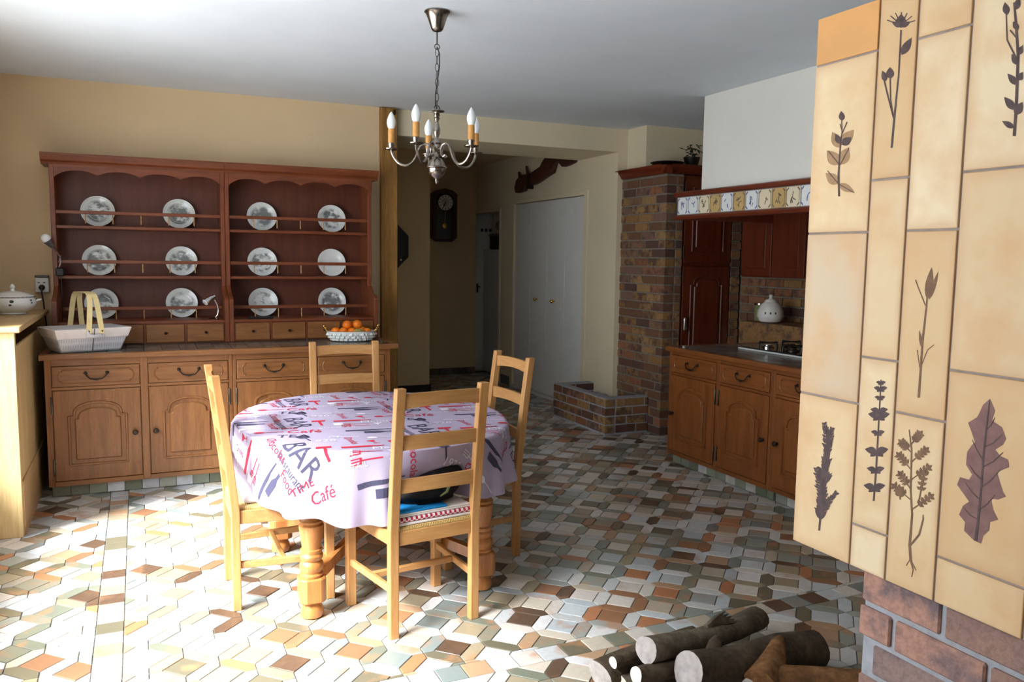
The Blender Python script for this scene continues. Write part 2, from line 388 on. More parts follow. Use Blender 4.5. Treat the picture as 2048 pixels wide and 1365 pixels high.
# ------------------------------------------------------------------ room shell
CZ = 2.755; XL = -0.92; YB = 6.65; XH = 4.10; YF = -1.5
XR = 5.05
def wall_with_holes(name, mat, x, y0, y1, z0, z1, holes, thick, label):
    # wall in plane x=const spanning y,z with rectangular holes (ya,yb,za,zb)
    ys = sorted({y0, y1, *[h[0] for h in holes], *[h[1] for h in holes]}); zs = sorted({z0, z1, *[h[2] for h in holes], *[h[3] for h in holes]})
    b = B()
    for a, c in zip(ys, ys[1:]):
        for d, e in zip(zs, zs[1:]):
            my, mz = (a + c) / 2, (d + e) / 2
            if any(h[0] < my < h[1] and h[2] < mz < h[3] for h in holes): continue
            b.box(x, x + thick, a, c, d, e)
    return struct(b.build(name, mat), label, 'wall')

FW = (1.3, 4.95, 0.5, 2.3)          # wide window in the left wall
wall_with_holes('wall_left', 'plaster_cream', XL, YF, YB + .2, 0, CZ, [FW], -0.22, 'cream plaster wall behind the radiator cover')
struct(B().box(XL - .22, 1.82, YB, YB + .2, 0, CZ).build('wall_back', 'plaster_cream'), 'cream plaster wall behind the plate dresser', 'wall')
struct(B().box(XL - .22, XR + .2, YF - .2, YF, 0, CZ).build('wall_front', 'plaster_cream'), 'cream plaster wall opposite the plate dresser', 'wall')
struct(B().box(XR, XR + .2, YF, 6.36, 0, CZ).build('wall_right', 'wall_pale'), 'pale wall at the back of the kitchen corner', 'wall')
# kitchen end wall above and behind the tall cabinet
struct(B().box(4.2, XR + .2, 6.36, 6.77, 0, CZ).build('wall_kitchen', 'wall_pale'), 'pale plaster wall above the tall kitchen cupboard', 'wall')
# hall walls
wall_with_holes('wall_hall_right', 'wall_pale', XH, 6.77, 10.2, 0, CZ, [(7.21, 9.05, 0, 2.235), (9.37, 10.2, 0, 2.17)], 0.14, 'pale plaster wall holding the white closet doors')
struct(B().box(0.6, 3.05, 9.0, 10.4, 0, CZ).build('wall_hall_left', 'plaster_hall'), 'cream hall wall with an octagonal mirror', 'wall')
struct(B().box(3.05, XH, 10.2, 10.4, 0, CZ).build('wall_hall_back', 'plaster_hall'), 'cream hall wall carrying the pendulum clock', 'wall')
struct(B().box(0.6, 1.82, YB + .2, 9.0, 0, CZ).build('wall_hall_side', 'plaster_hall'), 'hall wall behind the plate dresser wall', 'wall')
# pantry beyond the doorway
b = B(); b.box(XH - .3, 5.8, 10.401, 10.5, 0, CZ); b.box(5.8, 5.9, 6.77, 10.5, 0, CZ); b.box(XH + .14, 5.8, 9.1, 9.2, 0, CZ)
struct(b.build('wall_pantry', 'wall_pale'), 'pale pantry wall seen through the doorway', 'wall')
b = B(); b.box(XH + .6, XH + .62, 6.77, 9.1, 0, CZ)
struct(b.build('wall_closet', 'wall_pale'), 'back wall inside the closet', 'wall')
struct(B().box(XL - .22, 6.0, YF - .2, 10.5, CZ, CZ + .15).build('ceiling', 'ceiling_white'), 'smooth white ceiling', 'ceiling')
struct(B().box(1.82, XH, 7.42, 10.2, CZ - .012, CZ - .001).build('ceiling_hall', 'plaster_hall'), 'cream plaster hall ceiling behind the beam', 'ceiling')
struct(B().box(1.96, XH, 6.67, 7.42, 2.545, CZ).build('trim_1', 'wall_pale'), 'pale plaster beam across the hall opening', 'beam')
struct(B().box(XL - 6, XL - .22, -4, 12, -.3, -.12).build('bounce_ground', 'outside_ground'), 'unseen pale ground added outside the wide window to bounce daylight in', 'bounce_ground')  # unseen ground, added and kept pale to bounce daylight onto the ceiling

# wide window (frame, mullions, panes)
w1 = bpy.data.objects.new('window_1', None); COL.objects.link(w1); struct(w1, 'wide white casement window beside the radiator cover', 'window')
f = B(); ya, yb, za, zb = FW; xf0, xf1 = XL - .16, XL - .10
for y0, y1, z0, z1 in ((ya, ya + .06, za, zb), (yb - .06, yb, za, zb), (ya, yb, za, za + .1), (ya, yb, zb - .06, zb), ((ya + yb) / 2 - .04, (ya + yb) / 2 + .04, za, zb)): f.box(xf0, xf1, y0, y1, z0, z1)
f.build('window_frame', 'white_paint', w1)
for k in range(2):
    B().box(XL - .135, XL - .13, ya + .05 + k * 1.79, ya + 1.81 + k * 1.79, za + .09, zb - .05).build('pane', 'window_glass', w1)

# ------------------------------------------------------------------ floor with tiles
floor = struct(B().box(XL - .22, 6.0, YF - .2, 10.5, -.12, -0.004).build('floor', 'grout'), 'glazed tile floor of mixed squares and elongated hexagons', 'floor')
def clip(poly, nx, ny, d):     # keep nx*x+ny*y<=d
    out = []
    for i in range(len(poly)):
        a, b_ = poly[i], poly[(i + 1) % len(poly)]; da = nx * a[0] + ny * a[1] - d; db = nx * b_[0] + ny * b_[1] - d
        if da <= 0: out.append(a)
        if da * db < 0:
            t = da / (da - db); out.append((a[0] + (b_[0] - a[0]) * t, a[1] + (b_[1] - a[1]) * t))
    return out
def area(p): return abs(sum(p[i][0] * p[(i + 1) % len(p)][1] - p[(i + 1) % len(p)][0] * p[i][1] for i in range(len(p)))) / 2
def inset(p, g):
    cx = sum(q[0] for q in p) / len(p); cy = sum(q[1] for q in p) / len(p)
    n = len(p); res = []
    for i in range(n):
        a, b_, c = p[i - 1], p[i], p[(i + 1) % n]
        e1 = (b_[0] - a[0], b_[1] - a[1]); e2 = (c[0] - b_[0], c[1] - b_[1]); l1 = math.hypot(*e1) + 1e-9; l2 = math.hypot(*e2) + 1e-9
        n1 = (-e1[1] / l1, e1[0] / l1); n2 = (-e2[1] / l2, e2[0] / l2)
        k = 1 + n1[0] * n2[0] + n1[1] * n2[1]; k = max(k, 0.35)
        res.append((b_[0] + g * (n1[0] + n2[0]) / k, b_[1] + g * (n1[1] + n2[1]) / k))
    return res
def ccw(p):
    return p if sum(p[i][0] * p[(i + 1) % len(p)][1] - p[(i + 1) % len(p)][0] * p[i][1] for i in range(len(p))) > 0 else p[::-1]
S, W_ = 0.112, 0.062; P_ = S + W_
polys = []
SX0, SX1, SY0, SY1 = -.203, -.097, 2.70, 2.805
panels = [(XL, SX0, 1.3, SY0), (XL, SX0, SY1, 10.2), (SX1, XR, 1.3, SY0), (SX1, XR, SY1, 10.2)]
ca = math.cos(math.pi / 4)
def rot45(x, y): return ((x - y) * ca + 1.47, (x + y) * ca + 3.07)
N = 60
base_polys = []
h = S / 2; w2 = W_ / 2
for i in range(-N, N):
    for j in range(-N, N):
        cx, cy = i * P_, j * P_
        X, Y = rot45(cx, cy)
        if not (XL - .3 < X < XR + .3 and 1.1 < Y < 10.4): continue
        base_polys.append([(cx - h, cy - h), (cx + h, cy - h), (cx + h, cy + h), (cx - h, cy + h)])
        ux = cx + P_ / 2   # hex to the right (vertical, pointed up/down)
        base_polys.append([(ux - w2, cy - h), (ux, cy - h - w2), (ux + w2, cy - h), (ux + w2, cy + h), (ux, cy + h + w2), (ux - w2, cy + h)])
        uy = cy + P_ / 2
        base_polys.append([(cx - h, uy - w2), (cx + h, uy - w2), (cx + h + w2, uy), (cx + h, uy + w2), (cx - h, uy + w2), (cx - h - w2, uy)])
for bp in base_polys:
    q = [rot45(*p) for p in bp]
    for x0, x1, y0, y1 in panels:
        c = clip(clip(clip(clip(q, 1, 0, x1), -1, 0, -x0), 0, 1, y1), 0, -1, -y0)
        if len(c) >= 3 and area(c) > 0.0004: polys.append(ccw(c))
y = 1.3
while y < 10.1:
    polys.append([(SX0, y), (SX1, y), (SX1, y + .105), (SX0, y + .105)]); y += .105
x = XL
while x < XR:
    if x + .105 < SX0 or x > SX1 - .03: polys.append([(x, SY0), (x + .105, SY0), (x + .105, SY1), (x, SY1)])
    x += .105
def solid_block(x, y):   # things the floor never shows under
    return (3.75 < x and y < 5.1) or (-.5 < x < 1.6 and y > 5.9 and y < 9) or (x > 1.5 and y < 1.34) or (x > 4.25 and y > 6) or (x < 3.0 and y > 9.0) or (x < 1.8 and y > 6.7)
scored = []
for p in polys:
    cx = sum(q[0] for q in p) / len(p); cy = sum(q[1] for q in p) / len(p)
    if solid_block(cx, cy): continue
    u_, v_, w_ = proj((cx, cy, 0))
    vis = w_ > 0 and -10 < u_ < 2050 and v_ < 1375
    if u_ > 1590 and v_ < 1365: vis = False
    pr = [proj((a, c, 0)) for a, c in p]
    scored.append((-area([(a, c) for a, c, _ in pr]) if vis else 0, p, cx, cy))
scored.sort(key=lambda t: t[0])
def tile_into(b, p, cx, cy, ox=0, oy=0):
    ip = [(a - ox, c - oy) for a, c in inset(p, 0.0022)]; tp = [(a - ox, c - oy) for a, c in inset(p, 0.0038)]
    n = len(p); zt = random.uniform(-.0004, .0004); tx, ty = random.uniform(-.004, .004), random.uniform(-.004, .004)
    vs = [(a, c, -.006) for a, c in ip] + [(a, c, -.0014) for a, c in ip] + [(a, c, zt + (a + ox - cx) * tx + (c + oy - cy) * ty) for a, c in tp]
    fs = [tuple(range(2 * n, 3 * n))]
    for i in range(n):
        j = (i + 1) % n; fs.append((i, j, j + n, i + n)); fs.append((i + n, j + n, j + 2 * n, i + 2 * n))
    b.add(vs, fs)
rest = B()
for k, (sc_, p, cx, cy) in enumerate(scored):
    if k < 300 and sc_ < 0:
        b = B(); b.a = 0.0; tile_into(b, p, cx, cy, cx, cy)
        o = put('floor_tile', b.mesh('floor_tile', 'floor_tile', attr=True, recalc=False), floor, (cx, cy, 0))
    else:
        rest.a = random.random(); tile_into(rest, p, cx, cy)
o = rest.build('floor_tiles', 'floor_tile', floor, attr=True, recalc=False); o['kind'] = 'stuff'

# ------------------------------------------------------------------ bricks
_bm = {}
def brick_mesh(lx, ly, lz, mat):
    key = (round(lx, 3), round(ly, 3), round(lz, 3), mat)
    if key not in _bm:
        b = B().box(-lx / 2, lx / 2, -ly / 2, ly / 2, -lz / 2, lz / 2); _bm[key] = b.mesh('brick', mat, bevel=min(0.004, lx * .2, ly * .2))
    return _bm[key]
def brick(parent, x0, x1, y0, y1, z0, z1, mat='brick'):
    if abs(x1 - x0) < .02 or abs(y1 - y0) < .02: return
    j = lambda: random.uniform(-.0025, .0025)
    return put('brick', brick_mesh(abs(x1 - x0), abs(y1 - y0), z1 - z0, mat), parent, ((x0 + x1) / 2 + j(), (y0 + y1) / 2 + j(), (z0 + z1) / 2), (0, 0, random.uniform(-.006, .006)))
CH, BH, JT, BL = 0.0785, 0.066, 0.012, 0.205
def run_bricks(a0, a1, shift, L=BL):
    out = []; a = a0 - shift
    while a < a1 - .015:
        s, e = max(a, a0), min(a + L, a1)
        if e - s > .03: out.append((s, e))
        a += L + JT
    return out

# pillar (left face X=4.15, near face Y=5.95)
pil = thing('brick_pillar', 'tall brick pillar in mixed ochre and brown between planter and kitchen', 'pillar', (0, 0, 0))
PX0, PX1, PY0, PY1, PZ = 4.15, 4.33, 5.95, 6.68, 2.29
B().box(PX0 + .006, PX1, PY0 + .006, PY1, 0, PZ).build('mortar_core', 'mortar', pil)
for k in range(int(PZ / CH) + 1):
    z0 = k * CH + .006; z1 = min(z0 + BH, PZ - .002)
    if z1 - z0 < .02: continue
    for s, e in run_bricks(PY0, PY1, (0, .108, .05, .16)[k % 4]): brick(pil, PX0, PX0 + .1, s, e, z0, z1)
    brick(pil, PX0 + .112, PX1, PY0, PY0 + .1, z0, z1)
# planter
pla = thing('brick_planter', 'low hollow brick planter box at the foot of the pale pilaster', 'planter', (0, 0, 0))
QX0, QX1, QY0, QY1, QZ = 3.70, 4.147, 6.13, 7.12, 0.335
B().box(QX0 + .006, QX0 + .094, QY0 + .006, QY1 - .006, 0, QZ - .004).box(QX0 + .09, QX1, QY0 + .006, QY0 + .094, 0, QZ - .004).box(QX0 + .09, 4.098, QY1 - .094, QY1 - .006, 0, QZ - .004).build('mortar_core', 'mortar_grey', pla)
B().box(QX0 + .09, 4.097, QY0 + .09, QY1 - .09, 0, QZ - .10).build('soil', 'soil', pla)
for k in range(4):
    z0 = .02 + k * CH; z1 = z0 + BH
    for s, e in run_bricks(QY0, QY1, (.1, 0, .14, .05)[k]): brick(pla, QX0, QX0 + .1, s, e, z0, z1)
    for s, e in run_bricks(QX0 + .112, QX1, (0, .1, .04, .13)[k]): brick(pla, s, e, QY0, QY0 + .1, z0, z1)
    for s, e in run_bricks(QX0 + .112, 4.098, (0, .1, .04, .13)[k]): brick(pla, s, e, QY1 - .1, QY1, z0, z1)
for k in range(9):   # loose stones in the planter
    x, yy = random.uniform(QX0 + .16, 4.0), random.uniform(QY0 + .18, QY1 - .2)
    B().ball((x, yy, QZ - .09), random.uniform(.04, .06), 8, (1, 1.1, .7)).build('stone', 'mortar_grey', pla, smooth=True)

# plaster block joining pilaster to wall is wall_kitchen; thin pilaster face
struct(B().box(XH, 4.2, 6.67, 6.77, 0, CZ).build('trim_2', 'wall_pale'), 'pale plaster pilaster rising from the brick planter', 'pilaster')

# ------------------------------------------------------------------ post
po = thing('wooden_post', 'rough yellow-brown wooden post beside the plate dresser', 'post', (1.89, 6.66, 0))
B().prism([(-.07, -.06, 0), (.068, -.062, 0), (.07, .1, 0), (-.068, .1, 0)], (0, 0, CZ - .005)).build('shaft', 'post_wood', po, bevel=.006)
B().box(.03, .05, -.07, -.05, CZ - .06, CZ - .02).build('nail_plate', 'iron', po)
# light switch on the wall right of the hutch
sw = thing('light_switch', 'beige double wall switch between dresser and wooden post', 'switch', (1.765, YB, 1.1))
qb('plate', 'switch_beige', sw, -.035, .035, -.012, .001, -.01, .15, .004)
for z in (.03, .1): B().lathe([(.018, 0), (.018, .006), (.012, .009)], (0, -.011, z + .01), 16, 'Y').build('socket_ring', 'basket_handle', sw, smooth=True)

# ------------------------------------------------------------------ cabinets
def arch_path(x0, x1, zb, zs, zt, n=14, sh=.03):
    cx = (x0 + x1) / 2; hw = (x1 - x0) / 2 - sh; rise = zt - zs - .012
    P = [(x0, zb), (x0, zs), (x0 + sh, zs)]
    P.append((x0 + sh, zs + .012))
    for i in range(1, n):
        a = math.pi * i / n; P.append((cx - hw * math.cos(a), zs + .012 + rise * math.sin(a) ** .8))
    P += [(x1 - sh, zs + .012), (x1 - sh, zs), (x1, zs), (x1, zb)]
    return P
def door(parent, x0, x1, z0, z1, yf, knob_side, hinge_side, mats=('oak_v', 'oak_v'), arch=True, knob=True, ins=.085):
    d = B().box(x0, x1, yf, yf + .02, z0, z1).build('door', mats[0], parent, bevel=.004, seg=2)
    hgt = z1 - z0; wz = x1 - x0
    zb = z0 + ins + .015; zt = z1 - ins + .005; zs = zt - .085 if arch else zt - .004
    xa, xb = x0 + ins, x1 - ins
    path = arch_path(xa, xb, zb, zs, zt) if arch else [(xa, zb), (xa, zt), (xb, zt), (xb, zb)]
    loop = [(x, yf - .001, z) for x, z in path]; loop.append(loop[0])
    B().tube(loop, .009, 6, caps=False).build('moulding', mats[0], d, smooth=True)
    g = .032
    p2 = arch_path(xa + g, xb - g, zb + g, zs - .012, zt - g, sh=.022) if arch else [(xa + g, zb + g), (xa + g, zt - g), (xb - g, zt - g), (xb - g, zb + g)]
    B().prism([(x, yf + .002, z) for x, z in p2], (0, -.013, 0)).build('panel', mats[1], d, bevel=.009)
    if knob:
        kx = x1 - .035 if knob_side > 0 else x0 + .035; kz = z0 + hgt * .5
        B().lathe([(.010, 0), (.007, .008), (.006, .014), (.015, .02), (.018, .028), (.013, .036), (.003, .039)], (kx, yf, kz), 14, 'Y').build('knob', 'knob_dark', d, smooth=True).data.transform(Matrix.Translation((kx, yf, kz)) @ Matrix.Scale(-1, 4, (0, 1, 0)) @ Matrix.Translation((-kx, -yf, -kz)))
    hx = x0 - .006 if hinge_side < 0 else x1 + .006
    for zc in (z0 + .09, z1 - .09):
        B().lathe([(.003, -.055), (.006, -.05), (.006, .05), (.003, .055)], (hx, yf - .002, zc), 8).build('hinge', 'hinge_metal', d, smooth=True)
    return d
def drawer(parent, x0, x1, z0, z1, yf, mats='oak', bail=True):
    d = B().box(x0, x1, yf, yf + .02, z0, z1).build('drawer', mats, parent, bevel=.004, seg=2)
    m = .022; r = .022; xa, xb, za, zb = x0 + .035, x1 - .035, z0 + m, z1 - m
    P = []
    zc = (za + zb) / 2
    for sgn, xe in ((-1, xa), (1, xb)):
        arc = [(xe + sgn * (-.0) + sgn * (-r * math.cos(a) + r) * 0 - sgn * 0, 0) for a in ()]
    P = [(xa + .02, za), (xb - .02, za), (xb - .02, za + .012)] + [(xb - .012 + .012 * math.sin(t) * 1.0, zc + (zb - za - .024) / 2 * -math.cos(t)) for t in [math.pi * i / 8 for i in range(9)]] + [(xb - .02, zb - .012), (xb - .02, zb), (xa + .02, zb), (xa + .02, zb - .012)] + [(xa + .012 - .012 * math.sin(t), zc + (zb - za - .024) / 2 * math.cos(t)) for t in [math.pi * i / 8 for i in range(9)]] + [(xa + .02, za + .012)]
    loop = [(x, yf - .0005, z) for x, z in P]; loop.append(loop[0])
    B().tube(loop, .004, 5, caps=False).build('moulding', mats, d, smooth=True)
    if bail:
        cx = (x0 + x1) / 2; h = B()
        pts = [(cx - .062, yf, zc + .02), (cx - .062, yf - .02, zc + .02), (cx - .052, yf - .028, zc + .002), (cx - .036, yf - .03, zc - .014), (cx, yf - .031, zc - .02), (cx + .036, yf - .03, zc - .014), (cx + .052, yf - .028, zc + .002), (cx + .062, yf - .02, zc + .02), (cx + .062, yf, zc + .02)]
        h.tube(pts, [.006, .006, .004, .004, .0065, .004, .004, .006, .006], 8)
        h.ball((cx - .062, yf - .004, zc + .02), .011, 10, (1, .5, 1)); h.ball((cx + .062, yf - .004, zc + .02), .011, 10, (1, .5, 1)); h.ball((cx, yf - .031, zc - .02), .009, 10, (1.6, .8, .8))
        h.build('handle', 'iron', d, smooth=True)
    else:
        cx = (x0 + x1) / 2; B().lathe([(.006, 0), (.005, -.01), (.011, -.016), (.012, -.022), (.006, -.028)], (cx, yf, zc), 12, 'Y').build('knob', 'knob_dark', d, smooth=True)
    return d
def cabinet(name, label, loc, rotz, xs, width, depth, zt, zb=.078, toe=.055, tiles=True, group=None, mx='oak', mv='oak_v'):
    """xs: list of (x0,x1,knob_side,hinge_side) local bays; front face local y=0, body from y=.02"""
    t = thing(name, label, 'cabinet', loc, rotz, group)
    x0, x1 = width
    b = B().box(x0, x1, .021, depth, zb, zt); b.build('body', mx, t, bevel=.003)
    B().box(x0 + .01, x1 - .0, toe + .012, depth, 0, zb + .002).build('plinth', 'grout', t)
    # face frame stiles slightly proud
    edges = [x0] + [v for bay in xs for v in (bay[0], bay[1])] + [x1]
    for i in range(0, len(edges), 2): qb('stile', mv, t, edges[i], edges[i + 1], .004, .022, zb, zt, .002)
    for bay in xs:
        drawer(t, bay[0] + .004, bay[1] - .004, .712, .84, 0, mx)
        door(t, bay[0] + .004, bay[1] - .004, .112, .688, 0, bay[2], bay[3], (mv, mv))
        qb('rail', mx, t, bay[0], bay[1], .004, .022, .692, .709, .001); qb('rail', mx, t, bay[0], bay[1], .004, .022, zb, .108, .001); qb('rail', mx, t, bay[0], bay[1], .004, .022, .844, zt, .001)
    if tiles:
        x = x0 + .012; L = .104
        while x < x1 - .02:
            e = min(x + L, x1 - .002)
            if e - x > .02:
                bb = B().box(-(e - x) / 2 + .0015, (e - x) / 2 - .0015, 0, .012, .003, zb - .001)
                put('toe_tile', bb.mesh('toe_tile', 'toe_tile', bevel=.0015), t, ((x + e) / 2, toe, 0))
            x += L
    return t
def worktop(name, label, loc, rotz, x0, x1, y0, y1, zt, th=.036, tile=.108, mx='oak'):
    t = thing(name, label, 'worktop', loc, rotz)
    B().box(x0 + .02, x1 - .02, y0 + .02, y1, zt - th, zt - .006).build('slab', 'grout', t)
    ez = zt + .001
    B().prism([(x0, y0 + .004, zt - th), (x0, y0 - .004, zt - th + .01), (x0, y0 - .004, ez - .008), (x0, y0 + .004, ez), (x0, y0 + .045, ez), (x0, y0 + .045, zt - th)], (x1 - x0, 0, 0)).build('edge_strip', mx, t, bevel=.002)
    B().box(x0, x0 + .045, y0 + .0455, y1, zt - th, ez).build('edge_strip', mx, t, bevel=.002); B().box(x1 - .045, x1, y0 + .0455, y1, zt - th, ez).build('edge_strip', mx, t, bevel=.002)
    nx = max(1, round((x1 - x0 - .09) / tile)); ny = max(1, round((y1 - y0 - .045) / tile)); tx = (x1 - x0 - .09) / nx; ty = (y1 - y0 - .045) / ny
    me = B().box(-tx / 2 + .002, tx / 2 - .002, -ty / 2 + .002, ty / 2 - .002, -.008, 0).mesh('worktop_tile', 'worktop_tile', bevel=.001)
    for i in range(nx):
        for j in range(ny): put('tile', me, t, (x0 + .045 + (i + .5) * tx, y0 + .045 + (j + .5) * ty, zt))
    return t

YS = 5.765
cabinet('sideboard_cabinet', 'oak sideboard cabinet under the white cloth-lined basket', (0, YS, 0), 0, [(-.512, -.007, 1, -1), (.037, .534, -1, 1)], (-.548, .558), .83, .884)
cabinet('sideboard_cabinet', 'oak sideboard cabinet under the bowl of oranges', (0, YS, 0), 0, [(.584, 1.075, 1, -1), (1.127, 1.612, -1, 1)], (.56, 1.655), .83, .884)
worktop('sideboard_worktop', 'long brown tiled worktop with oak edge carrying the basket and fruit bowl', (0, YS, 0), 0, -.572, 1.705, -.028, .83, .92)

# ------------------------------------------------------------------ hutch: two open plate racks
def hutch(x0, x1, label, cols, mirror_):
    t = thing('plate_rack', label, 'plate rack', (0, 0, .92), 0)
    YW = YB - .005; YU = 6.42; YD = 6.2; Z = lambda z: z - .92
    B().box(x0, x1, YW - .018, YW, Z(.922), Z(2.14)).build('back_panel', 'hutch_back', t)
    for x in (x0, x1):
        s = 1 if x == x0 else -1; a, c = (x, x + .03) if s > 0 else (x - .03, x)
        prof = [(YW - .018, Z(.921)), (YD, Z(.921)), (YD, Z(1.225)), (YD + .03, Z(1.245)), (YD + .05, Z(1.25)), (YD + .12, Z(1.27)), (YU - .02, Z(1.32)), (YU - .03, Z(1.4)), (YU - .03, Z(2.02)), (YU - .045, Z(2.08)), (YU - .05, Z(2.14)), (YW - .018, Z(2.14))]
        B().prism([(a, yy, z) for yy, z in prof], (c - a, 0, 0)).build('side_panel', 'hutch_v', t, bevel=.003)
    xi0, xi1 = x0 + .03, x1 - .03
    for zs in (1.735, 1.39):
        qb('shelf', 'hutch_x', t, xi0, xi1, YU - .02, YW - .018, Z(zs - .022), Z(zs), .003)
    qb('shelf', 'hutch_x', t, xi0, xi1, YD + .006, YW - .018, Z(1.062), Z(1.082), .003)
    for zr in (1.825, 1.487, 1.16):
        yr = YU - .02
        r = qb('rail', 'hutch_x', t, xi0, xi1, yr, yr + .014, Z(zr - .012), Z(zr + .012), .003)
        for k in range(cols):
            bx = xi0 + (xi1 - xi0) * (k + .5) / cols
            for dx in ((-.085, .085)):
                B().lathe([(.004, 0), (.0045, .02), (.003, .035), (.0045, .05), (.004, .062)], (bx + dx + (mirror_ * .0), yr + .007, Z(zr - .075)), 8).build('spindle', 'pine', r, smooth=True)
        B().lathe([(.004, 0), (.0045, .02), (.003, .035), (.0045, .05), (.004, .062)], ((xi0 + xi1) / 2, yr + .007, Z(zr - .075)), 8).build('spindle', 'pine', r, smooth=True)
    # scalloped apron
    n = 96; top = Z(2.14); pts = []
    for i in range(n + 1):
        u_ = i / n; c_ = abs((u_ - .5) * 2)
        dep = .036 + .03 * (1 - abs(math.sin(math.pi * 4 * u_ ))) ** 1.4 + .02 * c_ ** 10
        pts.append((xi0 + (xi1 - xi0) * u_, YU - .05, top - dep))
    pts = [(xi0, YU - .05, top)] + pts + [(xi1, YU - .05, top)]
    ap = B(); k = len(pts)
    for i in range(1, k - 2):
        a, c = pts[i], pts[i + 1]; ap.prism([(a[0], a[1], top), a, c, (c[0], c[1], top)], (0, .018, 0))
    ap.build('apron', 'hutch_x', t)
    # cornice
    e0 = x0 - (.045 if mirror_ > 0 else 0); e1 = x1 + (.045 if mirror_ < 0 else 0)
    B().prism([(e0, YU - .05, Z(2.14)), (e0, YU - .058, Z(2.152)), (e0, YU - .075, Z(2.165)), (e0, YU - .09, Z(2.19)), (e0, YU - .095, Z(2.2)), (e0, YU - .095, Z(2.212)), (e0, YW, Z(2.212)), (e0, YW, Z(2.14))], (e1 - e0, 0, 0)).build('cornice', 'hutch_x', t)
    # small drawers
    nd = 4; wd = (xi1 - xi0) / nd
    B().box(xi0, xi1, YD + .018, YD + .3, Z(.922), Z(1.062)).build('drawer_case', 'hutch_x', t)
    for k in range(nd):
        drawer_small(t, xi0 + k * wd + .009, xi0 + (k + 1) * wd - .009, Z(.932), Z(1.055), YD)
    for k in range(nd + 1):
        qb('divider', 'hutch_v', t, max(xi0, xi0 + k * wd - .007), min(xi1, xi0 + k * wd + .007), YD + .008, YD + .02, Z(.922), Z(1.062), .001)
    return t
def drawer_small(t, x0, x1, z0, z1, yf):
    d = B().box(x0, x1, yf - .004, yf + .016, z0, z1).build('drawer', 'oak', t, bevel=.003)
    B().lathe([(.005, 0), (.004, -.008), (.009, -.014), (.01, -.019), (.005, -.024)], ((x0 + x1) / 2, yf - .004, (z0 + z1) / 2 + .004), 12, 'Y').build('knob', 'iron', d, smooth=True)
hutch(-.528, .588, 'reddish wooden plate rack holding the small chrome lamp beside the clip lamp', 2, 1)
hutch(.590, 1.682, 'reddish wooden plate rack beside the wooden post, black remote on its ledge', 2, -1)

# plates
def plate_obj(kind):
    prof = [(.0, .012), (.055, .012), (.07, .010), (.078, .004), (.105, -.004), (.110, -.006), (.110, -.002), (.104, .002), (.08, .010), (.07, .018), (.05, .02), (0.0, .02)]
    b = B().lathe([(r + 1e-4, z) for r, z in prof], (0, 0, 0), 40, 'Y', caps=False)
    return b.mesh('plate', 'plate' if kind == 'scene' else 'porcelain', smooth=True)
pm_scene = plate_obj('scene'); pm_plain = plate_obj('plain')
def ring(r0, r1, yy):
    b = B(); n = 48; vs = [(r * math.cos(2 * math.pi * k / n), yy, r * math.sin(2 * math.pi * k / n)) for r in (r0, r1) for k in range(n)]
    b.add(vs, [(k, (k + 1) % n, n + (k + 1) % n, n + k) for k in range(n)]); return b
PL = [[(195, 'two figures under a round medallion'), (358, ''), (524, ''), (664, '')], [(198, ''), (363, ''), (525, ''), (664, 'plain')], [(203, ''), (364, ''), (527, ''), (665, '')]]
PLAB = [['pale plate with grey medallion on top shelf at the outlet side', 'pale plate with small grey medallion on top shelf between outlet-side plate and divider', 'white plate with grey figures on top shelf just past the divider toward the post', 'white plate with grey crowd scene on top shelf beside the post'],
        ['white plate with grey figures on middle shelf above the basket', 'white plate with grey street scene on middle shelf between outlet-side plate and divider', 'white plate with grey horseman on middle shelf just past the divider toward the post', 'plain white plate with thin dark double rim on middle shelf'],
        ['pale plate half hidden behind the handled basket', 'white plate with grey scene beside the small chrome lamp', 'white plate with grey scene behind the black remote', 'white plate with grey scene above the bowl of oranges']]
zsh = [1.735, 1.39, 1.082]; pyy = [[415, 418, 424, 430], [513, 514, 515, 515], [608, 607, 604, 604]]
for i in range(3):
    for j in range(4):
        pxx = PL[i][j][0]; c = py(pxx, pyy[i][j], 6.53)
        o = thing('plate', PLAB[i][j], 'plate', (c.x, 6.535, zsh[i] + .107), 0, 'decorated plates on the rack')
        rm = put('dish', pm_plain if PL[i][j][1] == 'plain' else pm_scene, o)
        o.rotation_euler = (math.radians(-14), 0, 0)
        if PL[i][j][1] == 'plain':
            ring(.088, .0905, -.0005 - .001 + .0025).build('rim_line', 'plate_rim', o); ring(.0805, .083, .0045).build('rim_line', 'plate_rim', o)
        elif i == 0 and j < 2:
            ring(.098, .1, -.0035).build('rim_line', 'plate_wash', o); ring(.06, .064, .0085).build('rim_line', 'plate_wash', o)
        o.location.y = 6.548

# ------------------------------------------------------------------ radiator cover and tureen
rc = thing('radiator_cover', 'pale wooden radiator cover beside the wide window carrying the tureen', 'radiator cover', (0, 0, 0))
RX0, RX1, RY0, RY1, RZ = XL + .005, -.61, 5.05, 6.6, 1.15
qb('front_panel', 'cover_wood', rc, RX0, RX1 - .02, RY0, RY0 + .025, 0, RZ - .03, .003)
qb('corner_strip', 'cover_wood', rc, RX1 - .022, RX1, RY0 - .002, RY0 + .04, 0, RZ - .03, .002)
qb('side_panel', 'cover_wood', rc, RX1 - .018, RX1 - .004, RY0 + .04, RY1, .08, RZ - .11, .002)
qb('skirting', 'cover_wood_x', rc, RX1 - .012, RX1 + .006, RY0 + .04, RY1, 0, .30, .003)
qb('top', 'cover_wood_x', rc, RX0, RX1 + .03, RY0 - .025, RY1, RZ - .03, RZ, .006)
tu = thing('soup_tureen', 'white lidded china tureen with grey flowers on the radiator cover', 'tureen', (-.735, 6.1, RZ))
